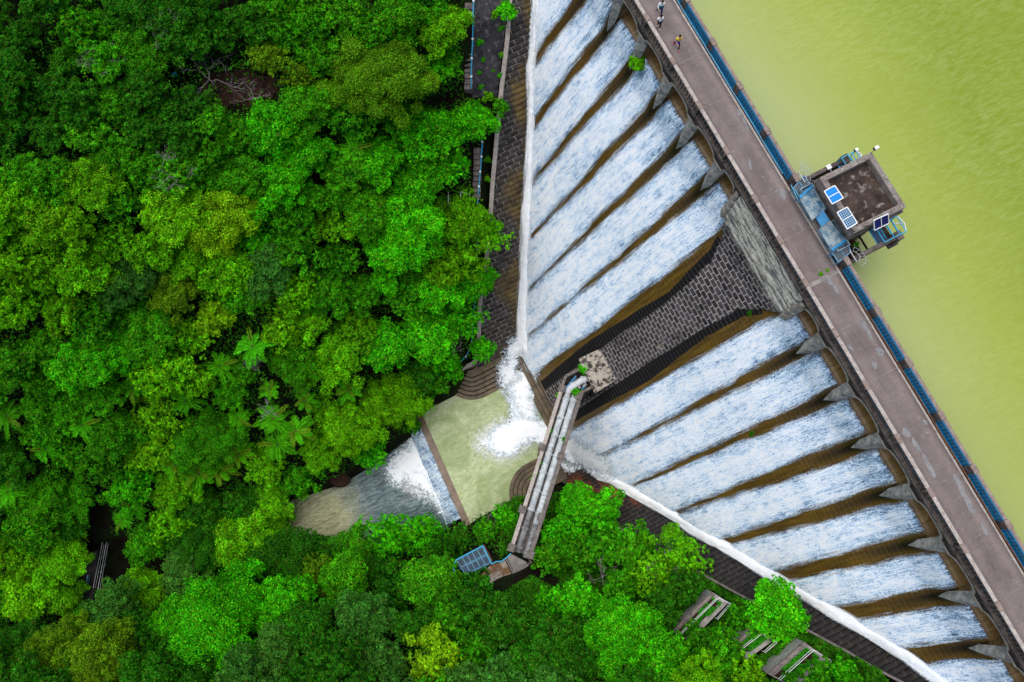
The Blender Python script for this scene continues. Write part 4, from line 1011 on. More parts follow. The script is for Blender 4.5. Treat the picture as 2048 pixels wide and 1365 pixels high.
solar(quad_from_px([(1648.5, 383), (1669.5, 371.5), (1686.5, 396.5), (1664.5, 408.5)], [4.0, 4.3, 4.3, 4.0]), M['solar_light'], 'bright sky blue solar panel on the tower edge', (1, 2), RZ - .62)
solar(quad_from_px([(1674.5, 425.5), (1694.5, 414.5), (1714.5, 446.5), (1694.5, 458.5)], [4.0, 4.3, 4.3, 4.0]), M['solar_cells'], 'solar panel with white gridded cells at the tower corner', (1, 2), RZ - .62)
solar(quad_from_px([(1749, 461), (1747.5, 441), (1776.5, 428), (1777.5, 447)], [2.9, 3.8, 3.8, 2.9]), M['solar_navy'], 'steeply tilted navy solar panel on the lower tower wall', (1, 2), RZ)
# instruments on the tower edge
def post_box(px, z, size, label, name, base_px, mark=False):
    c = at(*px, z); th = thing(name, label, 'instrument' if not mark else 'sign board', (c[0], c[1], RZ), None)
    b = MB(); a1 = RV * size[0] / 2; a2 = UV * size[1] / 2; zz = np.array([0, 0, size[2] / 2])
    b.hexa([c - a1 - a2 - zz, c + a1 - a2 - zz, c + a1 + a2 - zz, c - a1 + a2 - zz], [c - a1 - a2 + zz, c + a1 - a2 + zz, c + a1 + a2 + zz, c - a1 + a2 + zz]); b.build('housing', M['white_paint'], th, bevel=.02)
    p = at(*base_px, RZ); b = MB(); b.tube([p, (p + c) / 2, c - zz], .03, 6); b.build('arm', M['grey_rail'], th)
    if mark:
        b = MB()
        for dx, dy, lx, ly in ((-.07, .0, .05, .16), (.0, .07, .16, .04), (.04, -.03, .04, .10), (.02, -.09, .12, .035)):
            o = c + RV * dx + UV * dy + zz + np.array([0, 0, .003]); b.hexa([o + RV * sx * lx / 2 + UV * sy * ly / 2 for sx, sy in ((-1, -1), (1, -1), (1, 1), (-1, 1))], [o + np.array([0, 0, .004]) + RV * sx * lx / 2 + UV * sy * ly / 2 for sx, sy in ((-1, -1), (1, -1), (1, 1), (-1, 1))])
        b.build('mark', M['grey_rail'], th)
    else:
        b = MB(); b.hexa([c - a1 * 1.05 + a2 * .9 - zz * .8, c + a1 * 1.05 + a2 * .9 - zz * .8, c + a1 * .9 + a2 * 1.35 - zz * .8, c - a1 * .9 + a2 * 1.35 - zz * .8], [c - a1 * 1.05 + a2 * .9 + zz * .7, c + a1 * 1.05 + a2 * .9 + zz * .7, c + a1 * .9 + a2 * 1.35 + zz * .7, c - a1 * .9 + a2 * 1.35 + zz * .7]); b.build('lens_hood', M['black'], th)
post_box((1753, 296), 4.3, (.24, .34, .22), 'white camera box on an arm at the far tower corner', 'camera_box', (1743, 306))
post_box((1713, 300), 3.6, (.22, .26, .2), 'white camera box above the blue lifting frame', 'camera_box', (1722, 316))
post_box((1658, 334), 3.55, (.34, .36, .05), 'small white board with grey mark on the tower wall', 'sign_board', (1664, 346), True)
def blue_frame(corner, dirs, size, label, cat='gantry'):
    """open blue steel platform with rails"""
    o = np.array(corner); u, w = dirs; th = thing('steel_gantry', label, 'gantry', o, 'blue steel gantries on the tower')
    b = MB(); z0, z1 = 0.0, 1.0
    P = lambda a, c, z: o + u * a + w * c + np.array([0, 0, z])
    for z in (z0, z1): 
        for a0, c0_, a1_, c1_ in ((0, 0, size[0], 0), (size[0], 0, size[0], size[1]), (size[0], size[1], 0, size[1]), (0, size[1], 0, 0), (0, size[1] * .45, size[0], size[1] * .45), (0, size[1] * .72, size[0], size[1] * .72)):
            b.bar(P(a0, c0_, z), P(a1_, c1_, z), .055, .055)
    for a0, c0_ in ((0, 0), (size[0], 0), (size[0], size[1]), (0, size[1])): b.bar(P(a0, c0_, z0), P(a0, c0_, z1), .055, .055)
    b.build('rail', M['blue_light'], th)
    b = MB(); b.hexa([P(.05, .05, -.05), P(size[0] - .05, .05, -.05), P(size[0] - .05, size[1] * .45, -.05), P(.05, size[1] * .45, -.05)], [P(.05, .05, -.01), P(size[0] - .05, .05, -.01), P(size[0] - .05, size[1] * .45, -.01), P(.05, size[1] * .45, -.01)]); b.build('platform', M['blue_dark'], th)
    b = MB(); b.bar(P(0, size[1], z1), P(size[0] * .5, size[1] + .35, z1 - .2), .06, .06); b.bar(P(size[0], size[1], z1), P(size[0] * .5, size[1] + .35, z1 - .2), .06, .06); b.bar(P(size[0] * .2, size[1], z0), P(size[0] * .5, size[1] + .4, z0 + .5), .08, .1); b.build('bracket', M['white_paint'], th)
blue_frame(W(22.95, -6.9, .0), (RV, -UV), (1.35, 1.9), 'blue steel gantry at the lower lake corner of the tower')
blue_frame(W(17.95, -7.2, .6), (-RV, -UV), (.75, 1.25), 'blue steel gantry at the upper lake corner of the tower')
b = MB(); b.tube([W(22.4, -4.0, RZ + .02), W(22.75, -4.1, RZ + .03), W(23.0, -4.5, RZ - .2), W(22.8, -5.0, RZ + .03), W(22.95, -5.4, RZ + .02)], .035, 6)
tag(b.build('cable', M['black'], None, True), 'loose black cable looping over the tower corner', 'cable')
# weeds on the expansion strip and road edge handled with the plants
# ------------------------------------------------------------------ pipe bridge over the pool
BZ = -26.2
def lerp(a, b, f): return np.asarray(a) * (1 - f) + np.asarray(b) * f
pb = thing('pipe_bridge', 'long narrow concrete pipe bridge from the dam foot to the wooded bank', 'bridge', at(1088, 940, BZ - 1))
La, Lb = at(1124, 776, BZ), at(1022, 1100, BZ); Ra, Rb = at(1162, 788, BZ), at(1060, 1113, BZ)
for A, B in ((La, Lb), (Ra, Rb)):
    b = MB(); b.bar(A, B, .34, .95); b.build('girder', M['girder_stone'], pb, bevel=.03)
    b = MB(); b.bar(A + [0, 0, .5], B + [0, 0, .5], .40, .08); b.build('girder_cap', M['coping_stone'] if A is La else M['girder_stone'], pb, bevel=.02)
b = MB(); z1 = np.array([0, 0, -.42]); z2 = np.array([0, 0, -.7])
b.hexa([La + z2, Ra + z2, Rb + z2, Lb + z2], [La + z1, Ra + z1, Rb + z1, Lb + z1]); b.build('deck', M['girder_stone'], pb)
for px in ((1124, 777), (1084, 895), (1045, 1019), (1023, 1096), (1158, 792), (1122, 913), (1082, 1035), (1061, 1110)):
    c = at(*px, BZ + .55); b = MB(); d = (Lb - La) / np.linalg.norm(Lb - La); w = np.array([-d[1], d[0], 0])
    q = lambda z, e: [c + d * sx * e[0] + w * sy * e[1] + [0, 0, z] for sx, sy in ((-1, -1), (1, -1), (1, 1), (-1, 1))]
    b.hexa(q(-1.3, (.34, .32)), q(-.02, (.34, .32))); b.hexa(q(-.02, (.39, .37)), q(.12, (.39, .37))); b.hexa(q(.12, (.28, .26)), q(.2, (.2, .2))); b.build('post', M['girder_stone'], pb, bevel=.03)
for f in (.36, .80):
    A = lerp(La, Lb, f); B = lerp(Ra, Rb, f); b = MB(); m = (A + B) / 2; d = (Lb - La) / np.linalg.norm(Lb - La); w = (B - A) / np.linalg.norm(B - A)
    q = lambda z, e: [np.array([*(m + d * sx * e[0] + w * sy * e[1])[:2], z]) for sx, sy in ((-1, -1), (1, -1), (1, 1), (-1, 1))]
    b.hexa(q(-41, (.6, 1.3)), q(BZ - .7, (.45, 1.1))); b.build('trestle', M['girder_stone'], pb)
def water_pipe(a_px, b_px, label, cut, m2):
    A, B = at(*a_px, BZ + .12), at(*b_px, BZ + .12); th = thing('water_pipe', label, 'pipe', (A + B) / 2, 'water mains on the pipe bridge')
    C = lerp(A, B, cut); r = .335
    MB().tube([lerp(A, C, i / 12) + [0, 0, .02 * math.sin(i * 2.1)] for i in range(13)], r, 14).build('painted_length', M['pipe_paint'], th, True)
    MB().tube([lerp(C, B, i / 6) for i in range(7)], r * .93, 14).build('bare_length', m2, th, True)
    d = (B - A) / np.linalg.norm(B - A)
    for f in np.linspace(.03, .97, 9):
        p = lerp(A, B, f); b = MB(); b.tube([p - d * .16, p - d * .12, p + d * .12, p + d * .16], [r * 1.04, r * 1.2, r * 1.2, r * 1.04], 14); b.build('collar', M['pipe_paint'] if f < cut else m2, th, True)
water_pipe((1135, 790), (1035, 1105), 'grey white water main on the bridge, the one nearer the pool', .74, M['pipe_old'])
water_pipe((1150, 791), (1051, 1116), 'grey white water main on the bridge, the one nearer the dam', .80, M['pipe_old'])
# valve chamber at the dam foot: pale roof block, parapets, elbow pipe
vt, vs_ = 20.2, 12.0
vc = thing('valve_chamber', 'square valve chamber with blotched pale roof at the dam foot', 'chamber', at(1197, 738, -29))
VZ = -25.2
rq = [at(x, y, VZ) for x, y in ((1159, 719), (1203, 698), (1236, 757), (1190, 785))]
b = MB(); b.prism(rq, VZ - 6, VZ - .16); b.build('wall', M['dark_stone'], vc)
b = MB(); cc = sum(rq) / 4; b.prism([cc + (p - cc) * 1.05 for p in rq], VZ - .16, VZ); b.build('roof', M['lichen_slab'], vc, bevel=.03)
b = MB(); fl = [at(x, y, BZ - .6) for x, y in ((1159, 735), (1131, 752), (1119, 782), (1166, 797), (1186, 778))]
b.prism(fl, BZ - 9, BZ - .5); b.build('landing', M['dark_stone'], vc)
for A, B in (((1160, 739), (1131, 754)), ((1131, 754), (1124, 774)), ((1162, 786), (1184, 775))): MB().bar(at(*A, BZ + .3), at(*B, BZ + .3), .3, .9).build('parapet', M['girder_stone'], vc, bevel=.03)
b = MB(); b.bar(at(1136, 771, BZ + .45), at(1152, 752, BZ + .45), .08, .06); b.bar(at(1136, 774, BZ + .1), at(1153, 755, BZ + .1), .08, .06); b.bar(at(1131, 779, BZ + .45), at(1136, 771, BZ + .45), .08, .06); b.bar(at(1162, 779, BZ + .4), at(1170, 773, BZ + .4), .1, .06)
b.build('hand_rail', M['blue_paint'], vc)
el = thing('elbow_pipe', 'bright white elbow pipe coming out of the valve chamber', 'pipe', at(1155, 767, BZ))
pts = [at(x, y, BZ + z) for x, y, z in ((1175, 757, .35), (1166, 760, .4), (1156, 766, .42), (1147, 772, .42), (1141, 777, .36), (1137, 782, .15), (1135, 787, .0))]
MB().tube(pts, .36, 14).build('bend', M['pipe_white'], el, True)
b = MB()
for i in (1, 3): 
    d = (pts[i + 1] - pts[i]) / np.linalg.norm(pts[i + 1] - pts[i]); b.tube([pts[i] - d * .09, pts[i] + d * .09], .45, 14)
b.build('flange', M['pipe_white'], el)
b = MB(); c = at(1158, 776, BZ + .3); b.tube([c + [0, 0, -.5], c + [0, 0, .45]], .16, 10); b.tube([at(1172, 768, BZ + .2), at(1166, 775, BZ + .2)], .2, 10); b.build('valve', M['concrete'], el)

# ------------------------------------------------------------------ blue railed tank, terrace and steps on the bank
TZ = float(rg(1020, 1140)[2]) + .5
def px_prism(pts, z, depth, name, m, parent, bevel=0):
    b = MB(); b.prism([at(x, y, z) for x, y in pts], z - depth, z); return b.build(name, m, parent, bevel=bevel)
def rail(pts, h, m, name, parent, r=.035, mid=True, posts=True):
    b = MB(); P = [np.array(p) for p in pts]
    for i in range(len(P) - 1):
        b.tube([P[i] + [0, 0, h], P[i + 1] + [0, 0, h]], r, 6)
        if mid: b.tube([P[i] + [0, 0, h * .5], P[i + 1] + [0, 0, h * .5]], r * .8, 6)
    if posts:
        for i in range(len(P) - 1):
            L = np.linalg.norm(P[i + 1] - P[i]); n = max(1, int(L / 1.3))
            for j in range(n + (i == len(P) - 2)): q = lerp(P[i], P[i + 1], j / n); b.tube([q, q + [0, 0, h]], r, 6)
    return b.build(name, m, parent)
tk = thing('settling_tank', 'sunken tank under dark blue gratings with bright blue railing', 'tank', at(945, 1120, TZ - .6))
tq = [(911, 1122), (966, 1092), (984, 1127), (958, 1142), (943, 1148), (920, 1140)]
px_prism(tq, TZ - .5, 4, 'basin', M['blue_dark'], tk)
g = MB(); gq = [at(x, y, TZ - .4) for x, y in ((914, 1120), (964, 1094), (981, 1126), (931, 1150))]
nx, ny = 5, 2
for i in range(nx):
    for j in range(ny):
        f = lambda a_, b_: lerp(lerp(gq[0], gq[1], a_), lerp(gq[3], gq[2], a_), b_)
        e = .05; q = [f((i + e) / nx, (j + e) / ny), f((i + 1 - e) / nx, (j + e) / ny), f((i + 1 - e) / nx, (j + 1 - e) / ny), f((i + e) / nx, (j + 1 - e) / ny)]
        if i == 0 and j == 1: continue
        mk('grating', q, [(0, 1, 2, 3)], M['grate'], tk, uv=[(0, 0), (9, 0), (9, 1), (0, 1)])
b = MB()
for i in range(nx + 1): b.bar(lerp(gq[0], gq[1], i / nx) + [0, 0, -.02], lerp(gq[3], gq[2], i / nx) + [0, 0, -.02], .06, .05)
for j in range(ny + 1): b.bar(lerp(gq[0], gq[3], j / ny) + [0, 0, -.02], lerp(gq[1], gq[2], j / ny) + [0, 0, -.02], .06, .05)
b.build('frame', M['pipe_blue'], tk)
rail([at(x, y, TZ - .4) for x, y in ((911, 1146), (907, 1132), (914, 1119), (966, 1091), (984, 1127), (992, 1123), (1003, 1122), (1013, 1115), (1021, 1107))], .9, M['blue_light'], 'hand_rail', tk, .06)
b = MB(); b.bar(at(967, 1090, TZ - .7), at(984, 1122, TZ - .7), .2, .5); b.build('kerb_wall', stone('red_kerb', (.12, .05, .03), (.22, .12, .08), None, 2.0), tk)
tp = thing('terrace', 'stained concrete terrace beside the blue railed tank', 'terrace', at(1010, 1145, TZ - 1))
px_prism([(1021, 1108), (1053, 1124), (1067, 1147), (1032, 1163), (1011, 1119)], TZ, 3, 'slab', M['pad_stone'], tp, .03)
px_prism([(984, 1128), (1010, 1121), (1031, 1164), (990, 1182), (975, 1170), (962, 1150)], TZ - .06, 3, 'worn_slab', stone('worn_pad', (.22, .12, .055), (.46, .41, .35), (.08, .06, .05), .7, lo=.42, hi=.56), tp)
b = MB(); b.bar(at(1010, 1118, TZ + .03), at(1032, 1164, TZ + .03), .09, .06); b.bar(at(1014, 1117, TZ + .03), at(1035, 1163, TZ + .03), .07, .06); b.build('channel', M['dark_stone'], tp)
b = MB(); b.bar(at(1033, 1165, TZ), at(1062, 1150, TZ), .12, .2); b.bar(at(1000, 1182, TZ - .1), at(1032, 1165, TZ - .1), .12, .2); b.build('edge_beam', M['dark_stone'], tp)
px_prism([(933, 1180), (950, 1172), (957, 1177), (945, 1188)], TZ - .3, 2, 'corner_slab', M['pad_stone'], tp)
st = thing('stone_steps', 'short flight of grey stone steps dropping from the terrace', 'steps', at(1088, 1150, TZ - 2.5))
for i in range(13):
    f0, f1 = i / 13, (i + 1.08) / 13; z = TZ - .05 - .14 * i
    a0, a1 = lerp((1060, 1121), (1118, 1160), f0), lerp((1060, 1121), (1118, 1160), f1); c0_, c1_ = lerp((1053, 1133), (1113, 1172), f0), lerp((1053, 1133), (1113, 1172), f1)
    px_prism([a0, a1, c1_, c0_], z, .8, 'step', M['step_stone'], st)
b = MB(); b.bar(at(1058, 1120, TZ + .05), at(1118, 1158, TZ - 1.8), .12, .25); b.build('side_wall', M['girder_stone'], st)

# ------------------------------------------------------------------ three planted landings with thin white rails
def landing(c, label, steps=False):
    """c: px corners: back-left end, back-right end, front-right, front-left (long sides run back-left>back-right)"""
    z = float(max(rg(x, y)[2] for x, y in c)) + .35
    P = [at(x, y, z) for x, y in c]; ctr = sum(P) / 4
    th = thing('landing', label, 'landing', (ctr[0], ctr[1], z - 1), 'railed landings below the spillway coping')
    b = MB(); b.prism(P, z - 3, z); b.build('slab', M['terrace_stone'], th, bevel=.03)
    f = lambda a_, b_, dz=0: lerp(lerp(P[0], P[1], a_), lerp(P[3], P[2], a_), b_) + [0, 0, dz]
    b = MB(); b.hexa([f(.0, .0, 0), f(1, 0, 0), f(1, .14, 0), f(0, .14, 0)], [f(.0, .0, .3), f(1, 0, .3), f(1, .14, .3), f(0, .14, .3)]); b.build('retaining_wall', M['step_stone'], th, bevel=.02)
    b = MB(); b.hexa([f(.02, .15, 0), f(.99, .15, 0), f(.99, .21, 0), f(.02, .21, 0)], [f(.02, .15, .12), f(.99, .15, .12), f(.99, .21, .12), f(.02, .21, .12)]); b.build('edging', M['concrete'], th)
    b = MB(); v = [f(.03, .215), f(.93, .215), f(.93, .66), f(.03, .70)]; b.hexa(v, [p + [0, 0, .06] for p in v]); b.build('planting_bed', M['litter'], th)
    rail([f(.02, .33), f(.97, .33), f(1.0, 1.0), f(.62, 1.06)], .95, M['white_paint'], 'hand_rail', th, .028, True)
    if steps:
        for i in range(4):
            q = [f(-.04 - .05 * i, .35 + .1 * 0), f(.0 - .05 * i, .35), f(.0 - .05 * i, .95), f(-.04 - .05 * i, .95)]
            b = MB(); b.hexa([p + [0, 0, -1.2] for p in q], [p + [0, 0, -.12 - .16 * i] for p in q]); b.build('step', M['step_stone'], th)
    return th, f, z
LAND = [landing([(1342, 1262), (1424, 1184), (1457, 1206), (1381, 1283)], 'railed planted landing with a few steps, uppermost of three', True),
        landing([(1452, 1297), (1507, 1253), (1547, 1282), (1480, 1330)], 'short railed landing half hidden by shrubs, middle of three'),
        landing([(1533, 1347), (1606, 1283), (1655, 1318), (1590, 1378)], 'long railed landing with a worn path, lowest of three')]

# ------------------------------------------------------------------ hillside stairs and blue handrail beside the left coping
def stair(a_px, b_px, n, w_px, label, name='stone_stairs'):
    A = rg(*a_px, .35); B = rg(*b_px, .35); th = thing(name, label, 'stairs', (A + B) / 2 - [0, 0, .5])
    for i in range(n):
        f0, f1 = i / n, (i + 1) / n; x0, y0 = lerp(a_px, b_px, f0); x1, y1 = lerp(a_px, b_px, f1); z = lerp(A[2], B[2], f0)
        j = random.uniform(-.6, .6)
        px_prism([(x0 - w_px / 2 + j, y0), (x0 + w_px / 2 + j, y0), (x1 + w_px / 2 + j, y1 + .8), (x1 - w_px / 2 + j, y1 + .8)], z, .9, 'step', M['step_stone'], th)
    return th
stair((938, 6), (937, 178), 15, 16, 'upper run of worn stone stairs beside the black rock slope')
stair((955, 296), (953, 394), 9, 15, 'lower run of worn stone stairs beside the pale coping')
def handrail(pxs, label, m=None):
    P = [rg(x, y, .35) for x, y in pxs]; P = resample(P, len(P) * 3); c = P.mean(0)
    th = thing('hand_rail', label, 'railing', c, 'blue pipe handrails down the hillside stairs')
    MB().tube([p + [0, 0, .95] for p in P], .055, 7).build('rail', m or M['blue_light'], th, True)
    b = MB()
    for p in P[::3]: b.tube([p - [0, 0, .5], p + [0, 0, .95]], .045, 6)
    b.build('post', M['blue_light'], th)
    b = MB()
    for p in P[::3]: b.tube([p + [0, 0, .86], p + [0, 0, 1.06]], .11, 8)
    b.build('clamp', M['white_paint'], th)
handrail([(949, -20), (948, 12), (947, 50), (946, 95), (944, 132), (943, 188)], 'bright blue pipe handrail along the black rock slope')
handrail([(965, 292), (963, 330), (960, 362), (957, 400)], 'bright blue pipe handrail along the lower stairs')
handrail([(956, 405), (955, 470), (954, 520)], 'blue handrail half buried under the yellow green tree')
handrail([(950, 598), (947, 650), (944, 690), (936, 712), (918, 732)], 'blue handrail showing through twigs near the stepped corner')
# black rock slope between stairs and coping
ry = np.linspace(-30, 196, 60); q = np.linspace(0, 1, 16); Y, Q = np.meshgrid(ry, q, indexing='ij')
xl = np.interp(Y, [-30, 190], [950, 944]); xr = np.interp(Y, [-30, 37, 79, 132, 190], [1018, 1012, 1008, 1001, 995])
PX = xl + (xr - xl) * Q
G = ray_ground(PX.ravel(), Y.ravel(), .12)
tR_, sR_ = TS(G); G[:, 2] += .45 * (fbm(tR_ * .9, sR_ * 1.6, 44) - .4) + .25 * (fbm(tR_ * 3, sR_ * 3, 45) - .5)
tag(mk('rock_slope', G, grid_faces(60, 16), M['rock'], smooth=False), 'bare black rock slope between the stairs and the coping', kind='structure')
# small handrailed platform
pf = rg(915, 402, .5); th = thing('platform', 'small slatted platform with grey handrails in the trees', 'platform', pf)
pz = pf[2] + .6
for i in range(8):
    x0 = 899 + i * 2.6; px_prism([(x0, 396), (x0 + 2.2, 396), (x0 + 2.2, 412), (x0, 412)], pz, .1, 'plank', M['step_stone'], th)
rail([at(898, 414, pz), at(898, 392, pz)], 1.0, M['grey_rail'], 'hand_rail', th, .04)
rail([at(922, 412, pz), at(922, 391, pz), at(940, 395, pz)], 1.0, M['grey_rail'], 'hand_rail', th, .04)
# forest footbridge
fz = float(rg(200, 1130)[2]) + 2.2
fb = thing('footbridge', 'dark footbridge with thin grey rails deep between the trees', 'bridge', at(190, 1130, fz - .5))
px_prism([(190, 1000), (206, 1000), (186, 1200), (160, 1200)], fz, .3, 'deck', stone('fb_deck', (.03, .026, .026), (.07, .06, .06), None, 1.0), fb)
for a_px, b_px in (((192, 1000), (150, 1210)), ((213, 1085), (195, 1175)), ((221, 1085), (204, 1178)), ((206, 1000), (200, 1040))):
    rail([at(*a_px, fz), at(*b_px, fz)], 1.0, M['grey_rail'], 'hand_rail', fb, .035)
b = MB(); b.bar(at(178, 1150, fz + .4), at(170, 1185, fz + .4), .12, .5); b.build('side_board', M['pipe_blue'], fb)
b = MB(); c = rg(349, 149, .5); b.prism([c + np.array([.22 * math.cos(a_), .16 * math.sin(a_ * 1.0 + .4), 0]) for a_ in np.linspace(0, 5.6, 7)], c[2] - .3, [c[2] + x for x in (.1, .16, .08, .2, .1, .14, .05)])
tag(b.build('plastic_sheet', M['blue_light']), 'scrap of blue plastic in a dark gap of the forest', 'plastic sheet')
# boulders by the stream
def boulder(px, r, label, seed, m='rock'):
    p = rg(*px, 0); bm = bmesh.new(); bmesh.ops.create_icosphere(bm, subdivisions=3, radius=1); rr = np.random.default_rng(seed); a = rr.uniform(.6, 1.3, 3)
    for v in bm.verts:
        c = v.co; k = .75 + .5 * float(fbm(c.x * 1.7 + seed, c.y * 1.7 + c.z * 1.3, seed)); v.co = Vector((c.x * a[0], c.y * a[1], c.z * .7)) * r * k
    vs = np.array([v.co[:] for v in bm.verts]) + p; fs = [tuple(v.index for v in f.verts) for f in bm.faces]; bm.free()
    return tag(mk('boulder', vs, fs, M[m], smooth=False), label, 'boulder', 'wet boulders along the stream')
boulder((757, 918), .9, 'dark wet boulder at the foot of the fall by the trees', 2)
boulder((735, 930), .8, 'dark boulder on the tree side bank halfway down the stream', 3)
boulder((678, 958), 1.0, 'reddish brown boulder where the bank trees overhang the stream', 4, 'litter')
boulder((905, 1042), .9, 'black boulder wedged at the end of the weir', 5)
boulder((862, 1018), 1.5, 'flat purple grey ledge rock under the weir spray', 6)
boulder((810, 1030), 1.6, 'broad dark rock on the shrub side bank of the stream', 7)
# ------------------------------------------------------------------ foliage
def quads(P, N, L, Wd, rng, fold=.25):
    """leaf shaped quads: P centres, N facing, L length, Wd width"""
    n = len(P); r = rng.normal(size=(n, 3)); T = r - (r * N).sum(1)[:, None] * N; T /= np.linalg.norm(T, axis=1)[:, None] + 1e-9
    B = np.cross(N, T); L = np.broadcast_to(L, n)[:, None]; Wd = np.broadcast_to(Wd, n)[:, None]
    a = P - T * L * .5; c = P + T * L * .5 - N * L * .12
    b = P + B * Wd * .5 + N * Wd * fold - T * L * .06; d = P - B * Wd * .5 + N * Wd * fold - T * L * .06
    v = np.stack([a, b, c, d], 1).reshape(-1, 3); f = np.arange(4 * n).reshape(-1, 4); return v, f
def unit(v): return v / (np.linalg.norm(v, axis=-1, keepdims=True) + 1e-9)
def crown_geo(R, style, seed):
    rng = np.random.default_rng(seed)
    if style == 'fine': lr, nl, ll, dens = (.10, .21), int(50 + 16 * R), .18, 1.1
    elif style == 'loose': lr, nl, ll, dens = (.10, .24), int(34 + 11 * R), .28, .85
    else: lr, nl, ll, dens = (.13, .28), int(32 + 9 * R), .23, 1.0
    C = []; RR = []
    ecc = rng.uniform(.82, 1.08, 2); ph = rng.uniform(0, 6.28, 3)
    for i in range(nl):
        an = i * 2.39996 + rng.uniform(-.4, .4); ro = math.sqrt((i + .5) / nl) * (rng.uniform(.85, 1.12) if rng.random() < .85 else rng.uniform(1.1, 1.32))
        rim = 1 + .16 * math.sin(2 * an + ph[0]) + .12 * math.sin(3 * an + ph[1]) + .09 * math.sin(5 * an + ph[2])
        p = np.array([math.cos(an) * ecc[0], math.sin(an) * ecc[1], 0]) * R * .86 * ro * rim
        p[2] = R * (.30 * (1 - ro * ro) + rng.normal(0, .15)) - (.12 * R if ro > .85 else 0)
        C.append(p); RR.append(min(R * rng.uniform(*lr), 1.3))
    P = []; N = []; Q = []
    for c, rl in zip(C, RR):
        n = int(dens * (rl ** 2) * 4 * math.pi * .62 / (ll * ll * .34) * 1.2) + 12
        sh = unit(rng.normal(size=(max(6, int(n / 8)), 3))); sh[:, 2] = np.abs(sh[:, 2]) * 1.2 - .22; sh = unit(sh)
        pick = rng.integers(0, len(sh), n); d = unit(sh[pick] * (2.6 if style != 'loose' else 3.6) + unit(rng.normal(size=(n, 3))) * .95)
        rad = rl * (.70 + .36 * rng.random(n) ** .7) * (1 + .20 * rng.normal(size=len(sh)))[pick]
        P.append(c + d * rad[:, None] * np.array([1, 1, .85])); N.append(unit(d * .7 + np.array([0, 0, .6]) + rng.normal(size=(n, 3)) * .5))
        lb = rng.uniform(.75, 1.2); sb = rng.uniform(.5, 1.45, len(sh))[pick]
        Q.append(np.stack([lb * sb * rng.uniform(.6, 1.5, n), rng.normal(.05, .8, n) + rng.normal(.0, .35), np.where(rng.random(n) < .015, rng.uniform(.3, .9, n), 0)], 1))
    n = int(300 * R); d = unit(rng.normal(size=(n, 3))); P.append(d * R * np.array([.75, .75, .25]) * rng.random((n, 1)) ** .4); N.append(unit(d + [0, 0, 1.0])); Q.append(np.stack([rng.uniform(.35, .75, n), 0 * d[:, 0], 0 * d[:, 0]], 1))  # inner fill leaves tinted darker, painting shade into the crown's depth
    P = np.concatenate(P); N = np.concatenate(N); Q = np.concatenate(Q); n = len(P)
    L = ll * rng.uniform(.65, 1.4, n); Wd = L * (.58 if style != 'loose' else .36)
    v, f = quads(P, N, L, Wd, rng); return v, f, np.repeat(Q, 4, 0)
def palm_geo(R, seed):
    rng = np.random.default_rng(seed); P = []; F = []; Q = []; nb = 0
    for i in range(22):
        an = i * 2.399 + rng.uniform(-.2, .2); e = rng.uniform(-.1, .8) if i > 5 else rng.uniform(.8, 1.1); Ln = R * rng.uniform(.65, 1.2); dirv = np.array([math.cos(an), math.sin(an), 0]); sw = np.array([-dirv[1], dirv[0], 0]) * rng.uniform(-.25, .25)
        m = 34; s = np.linspace(0, 1, m); pos = dirv * (Ln * s * math.cos(e * .7))[:, None] + np.array([0, 0, 1]) * (Ln * (math.sin(e) * s - .62 * s * s))[:, None] + sw * (s * s * Ln)[:, None]
        side = unit(np.cross(unit(np.gradient(pos, axis=0)), [0, 0, 1.0])); col = rng.uniform(.8, 1.25); yel = rng.random() < .12
        for j in range(1, m):
            w = .27 * R * rng.uniform(.6, 1.15) * math.sin(math.pi * min(1, .12 + .86 * s[j])) ** .7
            for sg in (-1, 1):
                tip = pos[j] + side[j] * sg * w * .62 + unit(np.gradient(pos, axis=0))[j] * w * .75 - np.array([0, 0, .30 * w]); wd = unit(np.gradient(pos, axis=0))[j] * .022 * R
                P += [pos[j] - wd * .6, (pos[j] + tip) / 2 - wd + [0, 0, .05 * w], tip, (pos[j] + tip) / 2 + wd + [0, 0, .05 * w]]; F.append([nb, nb + 1, nb + 2, nb + 3]); nb += 4
                Q += [[col * rng.uniform(.45, 1.45), rng.normal(0, .15) + (.9 if yel else 0), .4 if yel else 0]] * 4
    return np.array(P), np.array(F), np.array(Q)
def limb_mesh(R, h, seed):
    r = random.Random(seed); b = MB(); b.tube([(0, 0, -h - .4), (.06 * R, .03, -h * .5), (0, 0, -.15 * R)], [.07 + .045 * R, .055 + .035 * R, .04 + .025 * R], 7)
    for i in range(5):
        an = i * 1.26 + r.uniform(-.3, .3); e = R * r.uniform(.5, .78)
        b.tube([(0, 0, -.35 * R - .1 * i), (e * .5 * math.cos(an), e * .5 * math.sin(an), .0), (e * math.cos(an), e * math.sin(an), R * r.uniform(.15, .4))], [.03 + .022 * R, .02 + .014 * R, .012], 5)
    return b
def proto_mesh(name, v, f, mat, q=None):
    o = mk(name, v, f, mat, None, colattr=q); me = o.data; off = np.array(o.location); co = np.empty(len(me.vertices) * 3, np.float32); me.vertices.foreach_get('co', co); co = co.reshape(-1, 3) + off.astype(np.float32); me.vertices.foreach_set('co', co.ravel()); me.update()
    bpy.data.objects.remove(o); return me
SIZES = [1.0, 1.5, 2.1, 2.9, 4.0, 5.4]; CR = {}
